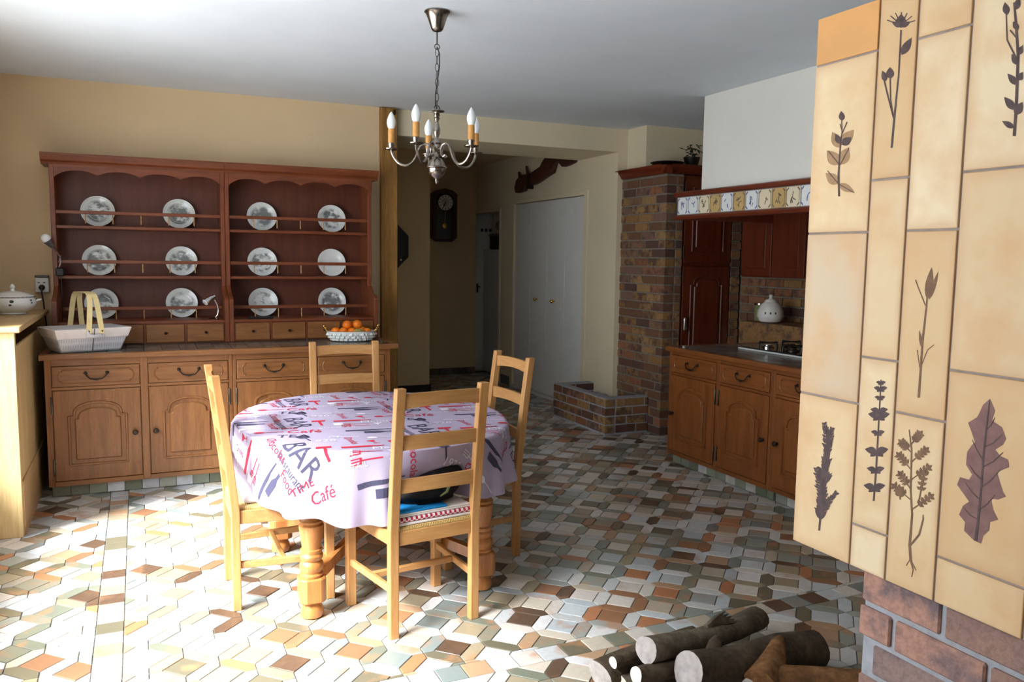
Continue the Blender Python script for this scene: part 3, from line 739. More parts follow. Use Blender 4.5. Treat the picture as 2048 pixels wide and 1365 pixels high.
B().lathe([(.06, 0), (.075, .004), (.07, .012), (.105, .03), (.132, .06), (.134, .085), (.122, .105), (.126, .112), (.118, .114)], (0, 0, 0), 28).build('bowl', 'porcelain', tu, smooth=True)
lid = B().lathe([(.122, .114), (.118, .122), (.09, .135), (.05, .146), (.014, .15), (.010, .162), (.016, .175), (.010, .19), (.002, .196)], (0, 0, 0), 28).build('lid', 'porcelain', tu, smooth=True)
for k in range(22):
    a = random.uniform(0, 2 * math.pi); zz = random.uniform(.055, .1); r = .1345
    B().ball((r * math.cos(a), r * math.sin(a), zz), random.uniform(.006, .013), 8, (.25 + .75 * abs(math.sin(a)), .25 + .75 * abs(math.cos(a)), .8)).build('painted_flower', 'plate_rim', tu)
B().tube([(.122 + .0, 0, .112)] + [(.1235 * math.cos(a), .1235 * math.sin(a), .113) for a in [i * math.pi / 16 for i in range(1, 33)]], .003, 6).build('rim_line', 'grey_plastic', tu)
B().tube([(.13, -.02, .09), (.155, -.012, .095), (.158, .012, .095), (.13, .02, .09)], .006, 6).build('handle', 'porcelain', tu, smooth=True)

# wall outlet with plug and cord
ol = thing('wall_outlet', 'grey and white outlet box with black plug beside the dresser', 'outlet', (-.617, YB, 1.325))
qb('box', 'white_gloss', ol, -.042, .042, -.045, .001, -.058, .045, .004); qb('cap', 'grey_plastic', ol, -.042, .042, -.047, .001, .046, .062, .003)
B().lathe([(.018, 0), (.02, -.012), (.014, -.03), (.006, -.034)], (0, -.045, -.022), 14, 'Y').build('plug', 'black', ol, smooth=True)
qb('slot', 'grey_plastic', ol, -.026, -.012, -.0465, -.045, .008, .016, 0); qb('slot', 'grey_plastic', ol, .008, .022, -.0465, -.045, .008, .016, 0)
cd = B().tube([(-.617, YB - .075, 1.30), (-.615, YB - .085, 1.26), (-.61, YB - .06, 1.2), (-.604, YB - .05, 1.1), (-.596, YB - .05, 1.0), (-.592, YB - .05, .93), (-.592, YB - .06, .925)], .0045, 6).build('power_cord', 'black', None, smooth=True)
tag(cd, 'black cord hanging from the outlet box down to the worktop', 'cord')

# clip lamp on the left side of the plate rack
cl = thing('clip_lamp', 'clip lamp with pale head on the plate rack above the outlet', 'lamp', (-.49, 6.385, 1.395))
qb('clamp', 'black', cl, -.02, .03, -.03, .03, -.005, .05, .006)
B().tube([(0, 0, .05), (.01, -.005, .09), (.008, -.01, .13), (-.012, -.02, .165), (-.03, -.03, .19)], .006, 8).build('neck', 'chrome', cl, smooth=True)
B().tube([(-.03, -.03, .19), (-.045, -.04, .21), (-.06, -.05, .235)], [.014, .02, .03], 14).build('shade', 'grey_plastic', cl, smooth=True)
B().ball((-.067, -.055, .245), .032, 14).build('bulb', 'bulb_white', cl, smooth=True)
B().tube([(.012, -.025, 0), (.014, -.03, -.12), (.01, -.03, -.3), (.005, -.03, -.46)], .003, 6).build('cord', 'black', cl)

# small chrome desk lamp
dl = thing('desk_lamp', 'small chrome desk lamp on the ledge beside the rack divider', 'lamp', (.485, 6.27, 1.082))
B().lathe([(.042, 0), (.045, .006), (.03, .014), (.01, .018)], (0, 0, 0), 20).build('base', 'chrome', dl, smooth=True)
B().tube([(.01, 0, .012), (.03, 0, .03), (.036, 0, .065), (.03, -.004, .1), (.016, -.008, .13), (.006, -.01, .15)], [.01, .009, .008, .007, .007, .008], 10).build('stem', 'chrome', dl, smooth=True)
B().ball((.006, -.01, .152), .013, 12).build('joint', 'grey_plastic', dl, smooth=True)
sh = B().tube([(.012, -.012, .168), (-.015, -.02, .155), (-.045, -.03, .132), (-.055, -.034, .124)], [.012, .02, .028, .029], 16).build('shade', 'chrome', dl, smooth=True)
B().tube([(-.054, -.034, .1245), (-.058, -.036, .121)], [.024, .022], 16).build('lens', 'porcelain', dl, smooth=True)
rm = thing('remote_control', 'slim black remote lying on the plate rack ledge', 'remote', (.81, 6.24, 1.083), .06)
qb('body', 'black', rm, -.09, .09, -.022, .022, 0, .016, .004)
for k in range(6): qb('button', 'grey_plastic', rm, -.07 + k * .024, -.06 + k * .024, -.01, .01, .0155, .0185, .001)

# handled basket
bk = thing('handled_basket', 'white cloth-lined basket with two pale wooden handles on the worktop', 'basket', (-.325, 5.948, .921), math.radians(22))
def frust(b, ax, ay, bx, by, z0, z1):
    b.add([(-ax, -ay, z0), (ax, -ay, z0), (ax, ay, z0), (-ax, ay, z0), (-bx, -by, z1), (bx, -by, z1), (bx, by, z1), (-bx, by, z1)], [(0, 3, 2, 1), (4, 5, 6, 7), (0, 1, 5, 4), (1, 2, 6, 5), (2, 3, 7, 6), (3, 0, 4, 7)])
    return b
fb = B(); frust(fb, .18, .115, .212, .15, 0, .1); fb.build('body', 'basket_cloth', bk, bevel=.012, seg=2)
fb = B(); frust(fb, .214, .151, .232, .17, .09, .152); fb.build('cuff', 'white_cloth', bk, bevel=.006, seg=2)
fb = B(); frust(fb, .212, .15, .214, .152, .1525, .155); fb.build('lining', 'basket_cloth', bk)
def strap(pts, w, th):
    b = B(); vs = []; n = len(pts)
    for (x, y, z) in pts: vs += [(x - w / 2, y, z), (x + w / 2, y, z)]
    P = [Vector(p) for p in pts]; vs2 = []
    for i in range(n):
        t = (P[min(i + 1, n - 1)] - P[max(i - 1, 0)]).normalized(); nn = t.cross(Vector((1, 0, 0))).normalized() * th
        vs2 += [Vector(vs[2 * i]) + nn, Vector(vs[2 * i + 1]) + nn]
    N_ = 2 * n; f_ = []
    for i in range(n - 1):
        a, b2, c, d = 2 * i, 2 * i + 1, 2 * i + 3, 2 * i + 2; f_ += [(a, b2, c, d), (d + N_, c + N_, b2 + N_, a + N_), (a, d, d + N_, a + N_), (b2, b2 + N_, c + N_, c)]
    f_ += [(0, N_, N_ + 1, 1), (N_ - 2, N_ - 1, 2 * N_ - 1, 2 * N_ - 2)]
    return b.add(vs + vs2, f_)
for sx, dx in ((-.035, .0), (.045, .0)):
    lean = -.012 if sx < 0 else .012
    pts = []
    for y, z in ((-.171, .12), (-.166, .2), (-.158, .27), (-.148, .325), (-.13, .36), (-.1, .376), (0, .38), (.1, .376), (.13, .36), (.148, .325), (.158, .27), (.166, .2), (.171, .12)): pts.append((sx - lean * (z - .12) / .26 * 2.2, y, z))
    hnd = strap(pts, .032, .004).build('handle', 'basket_handle', bk, smooth=True)
    for s_ in (-1, 1): B().ball((sx, s_ * .174, .135), .005, 8).build('rivet', 'iron', hnd)
B().tube([(.0, -.171, .15), (.0, -.155, .1), (.0, -.135, .05), (.0, -.119, .008)], .003, 6).build('cord', 'grey_plastic', bk)
B().tube([(-.045, -.175, .145), (-.04, -.176, .11), (-.005, -.172, .102), (.03, -.17, .106), (.06, -.168, .098)], [.004, .014, .011, .011, .004], 8, flat=.4).build('bow', 'basket_cloth', bk, smooth=True)

# fruit bowl
fbw = thing('fruit_bowl', 'white woven-relief china bowl with gilded handles on the worktop', 'bowl', (1.435, 6.04, .921), math.radians(-6))
b = B()
def oval_lathe(b, prof, sx, sy, n=36):
    vs = []; fs = []
    for r, z in prof:
        for k in range(n): a = 2 * math.pi * k / n; vs.append((r * sx * math.cos(a), r * sy * math.sin(a), z))
    m = len(prof)
    for i in range(m - 1):
        for k in range(n): k2 = (k + 1) % n; fs.append((i * n + k, i * n + k2, (i + 1) * n + k2, (i + 1) * n + k))
    fs.append(tuple(range(n - 1, -1, -1))); fs.append(tuple((m - 1) * n + k for k in range(n)))
    return b.add(vs, fs)
oval_lathe(b, [(.6, 0), (.7, .004), (.86, .03), (.97, .06), (1.0, .075), (.97, .075), (.93, .058), (.82, .03), (.66, .014), (.01, .012)], .185, .12).build('body', 'porcelain', fbw, smooth=True)
me = B().box(-.014, .014, -.004, .004, -.012, .012).mesh('weave', 'porcelain', bevel=.003)
for row in range(3):
    for k in range(26):
        a = 2 * math.pi * (k + .5 * row) / 26; s = (.8, .9, .965)[row]; z = (.018, .036, .056)[row]
        o = put('weave_block', me, fbw, (s * .185 * math.cos(a), s * .12 * math.sin(a), z), (-.5, 0, math.atan2(.12 * math.cos(a), -.185 * math.sin(a)) + (.3 if (k + row) % 2 else -.3)))
B().tube([(.182 * math.cos(a), .118 * math.sin(a), .076) for a in [2 * math.pi * i / 36 for i in range(37)]], .0025, 6, caps=False).build('rim_line', 'orange_trim', fbw)
for s in (-1, 1):
    h = B(); h.tube([(s * .175, -.018, .07), (s * .195, -.014, .095), (s * .2, 0, .11), (s * .195, .014, .095), (s * .175, .018, .07)], .006, 8); h.ball((s * .2, 0, .112), .013, 10); h.ball((s * .188, -.02, .098), .008, 8); h.build('handle', 'gold', fbw, smooth=True)
bowl_m = Matrix.Translation((1.435, 6.04, .921)) @ Matrix.Rotation(math.radians(-6), 4, 'Z')
ome = B().ball((0, 0, 0), .036, 20, (1, 1, .94)).mesh('orange', 'orange_skin', smooth=True)
OR = [(-.03, 0, .118, 'orange resting on top of the fruit pile toward the plate rack drawers'), (.045, .01, .12, 'orange topping the fruit pile toward the wooden post'), (-.115, .01, .068, 'orange low in the bowl by the divider-side handle'), (-.062, -.03, .07, 'orange low in the bowl under the top fruit, divider side'), (.0, -.04, .066, 'orange low in the middle of the bowl'), (.078, .02, .07, 'orange low in the bowl toward the post'), (.112, -.02, .062, 'orange low in the bowl by the post-side handle'), (-.02, .05, .07, 'orange low at the back of the bowl')]
for x, yy, z, lab in OR:
    o = thing('orange', lab, 'orange', bowl_m @ Vector((x, yy, z)), random.random() * 6, 'oranges in the white bowl')
    put('peel', ome, o); B().lathe([(.003, .033), (.004, .0355), (.001, .036)], (0, 0, 0), 8).build('stem_scar', 'leaf_green', o); o.rotation_euler = (random.uniform(-1, 1), random.uniform(-1, 1), 0)
pr = thing('pear', 'greenish brown pear at the front of the fruit bowl', 'pear', bowl_m @ Vector((.04, -.066, .066)))
B().lathe([(.003, -.034), (.022, -.028), (.032, -.008), (.03, .01), (.02, .03), (.012, .042), (.004, .048)], (0, 0, 0), 16).build('flesh', 'pear_skin', pr, smooth=True); B().tube([(0, 0, .046), (.003, 0, .058)], .002, 6).build('stem', 'iron', pr); pr.rotation_euler = (0, 1.35, .2)

# ------------------------------------------------------------------ hall: closet, yoke, clock, mirror, pantry
cld = bpy.data.objects.new('door_1', None); COL.objects.link(cld); struct(cld, 'white folding closet doors with brass knobs', 'closet door')
fr_ = B(); fr_.box(XH - .012, XH + .06, 7.212, 7.285, 0, 2.235).box(XH - .012, XH + .06, 8.975, 9.048, 0, 2.235).box(XH - .0115, XH + .06, 7.2855, 8.9745, 2.19, 2.235).build('door_frame', 'wall_pale', cld, bevel=.003)
qb('threshold', 'white_paint', cld, XH - .02, XH + .06, 7.285, 8.975, 0, .03, .003)
ys_ = [7.292, 7.71, 8.13, 8.55, 8.968]
for a, c in zip(ys_, ys_[1:]):
    d = qb('door_leaf', 'white_paint', cld, XH + .012, XH + .04, a + .0015, c - .0015, .036, 2.183, .002)
for yy in (8.35, 7.93):
    B().lathe([(.008, 0), (.007, -.018), (.018, -.03), (.02, -.04), (.012, -.05)], (XH + .012, yy, 1.09), 14, 'X').build('knob', 'brass', cld, smooth=True)
# casing of the pantry doorway
dc = bpy.data.objects.new('door_2', None); COL.objects.link(dc); struct(dc, 'narrow white door beside the fridge seen through the pantry doorway', 'door')
B().box(XH - .012, XH + .15, 9.372, 9.41, 0, 2.168).box(XH - .0115, XH + .15, 9.411, 10.19, 2.13, 2.168).build('door_frame', 'wall_pale', dc, bevel=.003)
qb('door_leaf', 'white_gloss', dc, XH + .005, 4.385, 10.33, 10.37, .02, 2.18, .003)
qb('lock_plate', 'iron', dc, XH + .065, XH + .09, 10.324, 10.331, 1.08, 1.2, .001); B().tube([(XH + .078, 10.33, 1.16), (XH + .078, 10.29, 1.16), (XH + .1, 10.28, 1.16)], .009, 8).build('handle', 'iron', dc)
for k in range(3): B().box(XH + .12 + k * .06, XH + .14 + k * .06, 10.29, 10.332, 1.9, 1.94).build('hook', 'print_black', dc)
fg = thing('fridge', 'white fridge in the pantry with clutter on top', 'fridge', (4.535, 10.06, 0))
qb('body', 'fridge_white', fg, -.28, .28, -.27, .25, .02, 1.66, .01); qb('door', 'fridge_white', fg, -.28, .28, -.33, -.275, .06, 1.65, .01); qb('handle', 'grey_plastic', fg, .2, .23, -.355, -.33, .9, 1.3, .004); qb('foot', 'black', fg, -.26, .26, -.25, .24, 0, .03, 0)
B().lathe([(.045, 0), (.045, -.006)], (-.21, -.33, 1.55), 20, 'Y').build('magnet', 'yellow_magnet', fg)
i1 = thing('storage_box', 'dark box on top of the fridge', 'box', (4.54, 10.0, 1.66)); qb('body', 'black', i1, -.25, .25, -.2, .2, 0, .2, .02); qb('lid', 'grey_plastic', i1, -.255, .255, -.205, .205, .17, .21, .01)
i2 = thing('stuffed_bag', 'soft greenish bag on the dark box above the fridge', 'bag', (4.54, 10.0, 1.878)); B().ball((0, 0, .1), .2, 16, (1.2, .9, .55)).build('bag', 'item_green', i2, smooth=True); B().tube([(-.08, 0, .2), (0, 0, .26), (.08, 0, .2)], .012, 8).build('strap', 'item_brown', i2)
# ox yoke on the wall
yk = thing('ox_yoke', 'dark carved wooden ox yoke fixed above the white closet doors', 'yoke', (XH, 8.2, 2.4))
out = [(1028, 376), (1030, 386), (1034, 386), (1046, 382), (1048, 369), (1056, 371), (1066, 369), (1076, 363), (1092, 352), (1102, 346), (1105, 335), (1108, 325), (1113, 323), (1118, 328), (1123, 334), (1132, 331), (1144, 325), (1148, 318), (1147, 314)]
top = [(1120, 306), (1095, 308), (1084, 322), (1079, 333), (1062, 345), (1057, 349), (1046, 349), (1038, 352), (1031, 362)]
loop = [px(a, c, XH - .06) for a, c in out + top]; c0 = Vector((XH, 8.2, 2.4))
B().prism([(p.x - c0.x, p.y - c0.y, p.z - c0.z) for p in loop], (.058, 0, 0)).build('beam', 'yoke_wood', yk, bevel=.008, seg=2, smooth=True)
for a, c, e, g in ((1056, 350, 1053, 333), (1040, 354, 1038, 345)):
    p, q = px(a, c, XH - .07), px(e, g, XH - .07); B().tube([p - c0, q - c0], [.022, .014], 8).build('peg', 'yoke_wood', yk)
p = px(1056, 360, XH - .07) - c0; B().box(p.x - .004, p.x + .06, p.y - .02, p.y + .02, p.z - .1, p.z + .06).build('band', 'iron', yk)
# clock
ck = thing('wall_clock', 'dark wooden pendulum wall clock with white dial in the hall', 'clock', (3.62, 10.2, 1.72))
hw = .165
case = [(-hw, .06), (-hw, .62), (-.11, .665), (0, .69), (.11, .665), (hw, .62), (hw, .06), (.1, .012), (-.1, .012)]
B().prism([(x, -.13, z + .02) for x, z in case], (0, .128, 0)).build('case', 'clock_wood', ck, bevel=.006)
B().prism([(-.12, -.134, .07), (-.12, -.134, .6), (-.07, -.134, .64), (.07, -.134, .64), (.12, -.134, .6), (.12, -.134, .07)], (0, .006, 0)).build('glass_door', 'clock_glass', ck)
B().lathe([(.098, 0), (.098, -.006)], (0, -.134, .53), 32, 'Y').build('dial', 'porcelain', ck, smooth=True)
B().lathe([(.055, 0), (.055, -.001)], (0, -.1405, .53), 28, 'Y').build('dial_centre', 'plate_wash', ck)
for k in range(12):
    a = math.radians(30 * k); nb = B(); nb.m = Matrix.Translation((math.sin(a) * .08, -.1415, .53 + math.cos(a) * .08)) @ Matrix.Rotation(a, 4, 'Y'); nb.box(-.004, .004, -.001, .001, -.012, .012).build('numeral', 'black', ck)
for a, L, wd in ((math.radians(215), .05, .005), (math.radians(205), .075, .004)):
    hb = B(); hb.m = Matrix.Translation((0, -.143, .53)) @ Matrix.Rotation(a, 4, 'Y'); hb.box(-wd, wd, -.001, .001, -.01, L).build('hand', 'black', ck)
B().tube([(0, -.137, .42), (-.01, -.137, .26)], .004, 6).build('pendulum_rod', 'brass', ck); B().lathe([(.034, 0), (.034, -.008), (.01, -.012)], (-.012, -.137, .235), 20, 'Y').build('pendulum_bob', 'brass', ck, smooth=True)
# octagonal mirror
mr = thing('octagonal_mirror', 'dark octagonal wall mirror half hidden by the wooden post', 'mirror', (2.5, 9.0, 1.665))
def octa(r, yy): return [(r * math.cos(math.pi / 8 + k * math.pi / 4), yy, r * math.sin(math.pi / 8 + k * math.pi / 4)) for k in range(8)]
B().prism(octa(.312, -.03), (0, .028, 0)).build('frame', 'black', mr, bevel=.006); B().prism(octa(.255, -.034), (0, .006, 0)).build('glass', 'mirror', mr)
B().ball((.19, -.04, -.15), .018, 10).build('glint_bead', 'chrome', mr, smooth=True)  # chrome bead added in place of a glint on the dark glass
# hall baseboards in dark tile
bb = bpy.data.objects.new('baseboard_hall', None); COL.objects.link(bb); struct(bb, 'dark tiled skirting under the pendulum clock', 'baseboard')
x = 3.06
while x < 4.09:
    me = B().box(-.05, .05, -.012, 0, 0, .085).mesh('tile', 'worktop_tile', bevel=.0015); put('tile', me, bb, (x + .052, 10.2, 0)); x += .104
bb2 = bpy.data.objects.new('baseboard_left', None); COL.objects.link(bb2); struct(bb2, 'black skirting under the octagonal mirror', 'baseboard')
B().box(1.82, 3.062, 8.985, 9.0, 0, .075).build('board', 'black', bb2); B().box(3.05, 3.062, 8.985, 10.2, 0, .075).build('board', 'black', bb2)
bb3 = bpy.data.objects.new('baseboard_right', None); COL.objects.link(bb3); struct(bb3, 'slate tile skirting between closet and pantry doorway', 'baseboard')
B().box(XH - .014, XH, 9.06, 9.315, 0, .11).build('tile', 'slate', bb3, bevel=.002)

# ------------------------------------------------------------------ kitchen corner
kc = cabinet('kitchen_cabinet', 'reddish oak kitchen base cabinet with arched doors at the passage end', (3.66, 5.145, 0), -math.pi / 2, [(.03, .558, -1, 1), (.598, 1.1, 1, -1)], (0, 1.122), .6, .864, mx='kitchen_x', mv='kitchen_v')
kc2 = cabinet('kitchen_cabinet', 'reddish oak kitchen base cabinet half hidden by the fireplace hood', (3.66, 5.145, 0), -math.pi / 2, [(1.15, 1.66, -1, 1), (1.7, 2.2, 1, -1)], (1.124, 2.24), .6, .864, mx='kitchen_x', mv='kitchen_v')
worktop('kitchen_worktop', 'dark tiled kitchen worktop with oak edge below the range hood', (3.66, 5.145, 0), -math.pi / 2, -.02, 2.26, -.022, .95, .90, mx='kitchen_x')
qb('back_ledge', 'brick', None, 4.612, 5.03, 2.9, 5.5, 0, 1.05, .004)
o = bpy.data.objects['back_ledge']; tag(o, 'low brick ledge at the back of the kitchen worktop', 'ledge')
ct = thing('gas_cooktop', 'black gas cooktop with pale steel rim on the kitchen worktop', 'cooktop', (4.3, 4.42, .901))
qb('rim', 'white_gloss', ct, -.245, .245, -.42, .42, 0, .012, .004); qb('plate', 'black_gloss', ct, -.225, .225, -.4, .4, .0125, .02, .003)
for x in (-.11, .11):
    for yy in (-.24, .0, .25):
        bn = B().lathe([(.045, .02), (.045, .03), (.03, .036), (.03, .042), (.005, .044)], (x, yy, 0), 18).build('burner', 'chrome' if (x < 0 and yy > .2) else 'iron', ct, smooth=True)
        g = B()
        for a in (0, math.pi / 2): g.tube([(x - .09 * math.cos(a), yy - .09 * math.sin(a), .058), (x + .09 * math.cos(a), yy + .09 * math.sin(a), .058)], .005, 6)
        for a in range(4): g.tube([(x + .085 * math.cos(a * math.pi / 2), yy + .085 * math.sin(a * math.pi / 2), .058), (x + .09 * math.cos(a * math.pi / 2), yy + .09 * math.sin(a * math.pi / 2), .018)], .005, 6)
        g.build('pan_support', 'black', ct)
# brick back wall of kitchen
bwl = thing('kitchen_brick_wall', 'dark brick wall behind the cooktop', 'brick wall', (0, 0, 0))
B().box(5.0, 5.045, 3.9, 6.3, .93, 2.1).build('mortar_core', 'mortar', bwl)
for k in range(15):
    z0 = .94 + k * CH
    for s, e in run_bricks(4.0, 5.94, (0, .108)[k % 2]): brick(bwl, 4.985, 5.035, s, e, z0, z0 + BH, 'brick')
bpl = thing('brick_pier', 'narrow brick pier beside the tall kitchen cupboard', 'pier', (0, 0, 0))
B().box(4.876, 4.97, 5.96, 6.3, 0, 2.29).build('mortar_core', 'mortar', bpl)
for k in range(29):
    z0 = k * CH + .006; brick(bpl, 4.872, 4.975, 5.95, 6.05, z0, z0 + BH, 'brick')
# tall cupboard
tc = thing('tall_cupboard', 'dark wooden tall kitchen cupboard beside the brick pillar', 'cupboard', (4.34, 5.95, 0))
qb('body', 'dark_wood', tc, 0, .53, .022, .4, .05, 2.29, .003); qb('plinth', 'black', tc, .01, .52, .06, .4, 0, .05, 0)
door(tc, .012, .518, .09, 1.50, 0, 1, -1, ('dark_wood', 'dark_wood'), True, False); door(tc, .012, .518, 1.53, 2.26, 0, 1, -1, ('dark_wood', 'dark_wood'), False, False)
B().lathe([(.006, -.06), (.016, -.05), (.016, .05), (.006, .06)], (.03, -.02, .99), 12).build('handle', 'chrome', tc, smooth=True)
co = thing('pillar_cornice', 'reddish wooden cornice capping the brick pillar and tall cupboard', 'cornice', (0, 0, 0))
prof = [(0, 2.292), (-.012, 2.30), (-.02, 2.315), (-.045, 2.345), (-.05, 2.36), (-.05, 2.372), (.02, 2.372), (.02, 2.292)]
B().prism([(PX0 + a, PY1 + .03, z) for a, z in prof], (0, -(PY1 + .03 - PY0 + .05), 0)).build('moulding', 'cornice_wood', co); B().prism([(PX0 - .05, PY0 + a, z) for a, z in prof], (.95, 0, 0)).build('moulding', 'dark_wood', co)
B().box(PX0, 4.9, PY0, 6.355, 2.292, 2.37).build('top_board', 'dark_wood', co)
dsh = thing('metal_dish', 'dark shallow dish on the cornice above the brick pillar', 'dish', (4.265, 6.12, 2.372)); B().lathe([(.05, 0), (.12, .012), (.15, .03), (.145, .034), (.1, .02), (.01, .014)], (0, 0, 0), 24).build('body', 'pewter_dark', dsh, smooth=True)
kp = thing('potted_plant', 'small dark potted plant on top of the tall cupboard', 'plant', (4.51, 6.1, 2.372)); B().lathe([(.05, 0), (.07, .07), (.075, .09), (.065, .09)], (0, 0, 0), 16).build('pot', 'black', kp, smooth=True)
for k in range(26):
    a = random.uniform(0, 6.28); r = random.uniform(.02, .09); z = random.uniform(.1, .2); lf = B(); lf.m = Matrix.Translation((r * math.cos(a), r * math.sin(a), z)) @ Matrix.Rotation(a, 4, 'Z') @ Matrix.Rotation(random.uniform(-.9, .9), 4, 'Y')
    lf.add([(-.02, 0, 0), (0, -.016, .004), (.035, 0, -.006), (0, .016, .004), (0, 0, -.004)], [(0, 1, 4), (1, 2, 4), (2, 3, 4), (3, 0, 4), (0, 3, 2, 1)]).build('leaf', 'leaf_green', kp)
B().tube([(0, 0, .07), (.01, 0, .14), (-.02, .01, .2)], .004, 6).build('stem', 'leaf_green', kp)
# wall cupboard in the niche
wc = thing('wall_cupboard', 'dark wall cupboard hanging in the cooking niche', 'cupboard', (5.0, 5.6, 1.42), -math.pi / 2)
qb('body', 'dark_wood', wc, 0, .75, -.3, -.018, 0, .62, .003)
for x0 in (.01, .38):
    d = qb('door', 'dark_wood', wc, x0, x0 + .36, -.32, -.302, .01, .61, .003); qb('panel', 'dark_wood', d, x0 + .06, x0 + .3, -.326, -.318, .07, .55, .003)
# jar and canister on the ledge
jr = thing('ceramic_jar', 'rounded pale ceramic jar with lid on the brick ledge', 'jar', (4.72, 5.25, 1.051)); B().lathe([(.06, 0), (.085, .01), (.105, .05), (.1, .1), (.075, .15), (.05, .17)], (0, 0, 0), 24).build('body', 'stoneware', jr, smooth=True); B().lathe([(.052, .17), (.045, .185), (.02, .195), (.012, .205), (.018, .22), (.006, .23)], (0, 0, 0), 18).build('lid', 'stoneware', jr, smooth=True)
for a in (3.6, 4.0, 4.4): B().ball((.096 * math.cos(a), .096 * math.sin(a), .08), .013, 8, (.7, .7, 1)).build('painted_spot', 'plate_rim', jr)
cn = thing('canister', 'slim metal canister beside the ceramic jar', 'canister', (4.78, 5.44, 1.051)); B().lathe([(.045, 0), (.047, .004), (.047, .13), (.04, .134)], (0, 0, 0), 20).build('body', 'item_green', cn, smooth=True); B().lathe([(.049, .134), (.049, .15), (.01, .154)], (0, 0, 0), 20).build('lid', 'pewter', cn, smooth=True)
bx_ = thing('storage_tin', 'pale square tin on the ledge near the fireplace hood', 'tin', (4.75, 4.62, 1.051)); qb('body', 'basket_cloth', bx_, -.07, .07, -.08, .08, 0, .1, .006); qb('lid', 'white_cloth', bx_, -.073, .073, -.083, .083, .101, .125, .006)

# range hood
rh = thing('range_hood', 'white plaster range hood with a band of painted tiles over the worktop', 'range hood', (0, 0, 0))
B().box(3.835, XR - .002, 2.9, 5.055, 2.045, CZ - .001).build('body', 'hood_white', rh)
def strip_prism(prof, mat, name='moulding'):
    B().prism([(a, 5.3, z) for a, z in prof], (0, -2.4, 0)).build(name, mat, rh)
strip_prism([(3.775, 2.03), (3.765, 2.04), (3.765, 2.06), (3.775, 2.068), (3.85, 2.068), (3.85, 2.03)], 'cornice_wood', 'moulding'); strip_prism([(3.785, 1.895), (3.77, 1.89), (3.765, 1.878), (3.775, 1.86), (3.85, 1.86), (3.85, 1.895)], 'cornice_wood', 'moulding')
B().box(3.795, 3.85, 2.9, 5.29, 1.885, 2.05).build('band_board', 'mortar_grey', rh)
B().box(3.85, XR - .01, 5.22, 5.29, 1.86, 2.06).build('end_board', 'cornice_wood', rh)
tcol = ['porcelain', 'porcelain', 'wall_pale', 'tan_tile', 'porcelain', 'tan_tile', 'porcelain', 'wall_pale', 'tan_tile', 'wall_pale', 'porcelain', 'porcelain', 'wall_pale', 'porcelain', 'tan_tile', 'porcelain', 'wall_pale', 'porcelain', 'tan_tile']
yy = 5.28; k = 0
while yy > 3.0:
    wv = .128; me = B().box(-.008, 0, -wv / 2 + .002, wv / 2 - .002, -.064, .064).mesh('tile', tcol[k % len(tcol)], bevel=.002); o = put('tile', me, rh, (3.795, yy - wv / 2, 1.962))
    ink = 'delft_blue' if tcol[k % len(tcol)] == 'porcelain' else 'delft_dark'
    d = B()
    for sy in (-1, 1):
        for sz in (-1, 1): d.m = Matrix.Translation((-.0085, sy * .048, sz * .048)) @ Matrix.Rotation(sy * sz * .785, 4, 'X'); d.box(-.0008, .0008, -.004, .004, -.013, .013)
        d.m = Matrix.Identity(4); d.box(-.0095, -.0078, sy * .055 - .001, sy * .055 + .001, -.05, .05)
    rs = random.Random(k)
    for q in range(7 if k % 3 != 1 else 3):
        d.m = Matrix.Translation((-.0085, rs.uniform(-.02, .02), rs.uniform(-.03, .025))) @ Matrix.Rotation(rs.uniform(-1.5, 1.5), 4, 'X'); d.box(-.0008, .0008, -.003, .003, -.013, .013)
    pm_ = d.build('painted_motif', ink, o); pm_['kind'] = 'stuff'; yy -= wv + .001; k += 1

# ------------------------------------------------------------------ dining table
TC = Vector((1.035, 3.95)); TA, TB, TZ = .635, .765, .757
tb = thing('dining_table', 'oval wooden dining table with turned legs under the printed cloth', 'table', (TC.x, TC.y, 0))
ov = [(TA * math.cos(2 * math.pi * k / 56), TB * math.sin(2 * math.pi * k / 56), TZ - .03) for k in range(56)]
B().prism(ov, (0, 0, .028)).build('table_top', 'table_wood', tb, bevel=.006)
legs = [(-.395, -.5), (.395, -.5), (-.395, .36), (.395, .36)]
ap = B()
for x0, x1, y0, y1 in ((-.395, .395, -.51, -.49), (-.395, .395, .35, .37), (-.405, -.385, -.5, .36), (.385, .405, -.5, .36)): ap.box(x0, x1, y0, y1, .62, .728)
ap.build('apron', 'table_wood', tb)
prof = [(.036, 0), (.046, .006), (.05, .025), (.046, .045), (.038, .06), (.036, .075)]
prof2 = [(.046, .18), (.05, .186), (.05, .194), (.042, .2), (.044, .206), (.052, .222), (.05, .24), (.04, .252), (.048, .262), (.05, .276), (.044, .286), (.047, .296), (.046, .302), (.04, .306), (.042, .33), (.048, .37), (.052, .40), (.052, .408), (.044, .414), (.05, .42), (.05, .428), (.04, .44), (.036, .5), (.042, .56), (.045, .62)]
for lx, ly in legs:
    l = B().lathe([(r, z) for r, z in prof], (lx, ly, 0), 20).lathe(prof2, (lx, ly, 0), 20).build('leg', 'table_wood', tb, smooth=True)
    s = .057; ch = .022
    blk = [(s, -s + ch), (s, s - ch), (s - ch, s), (-s + ch, s), (-s, s - ch), (-s, -s + ch), (-s + ch, -s), (s - ch, -s)]
    bb_ = B(); bb_.m = Matrix.Translation((lx, ly, 0)) @ Matrix.Rotation(.0, 4, 'Z')
    bb_.prism([(a, c, .074) for a, c in blk], (0, 0, .108)).build('block', 'table_wood', l, bevel=.006)
    B().box(lx - .05, lx + .05, ly - .05, ly + .05, .62, .728).build('top_block', 'table_wood', l, bevel=.003)
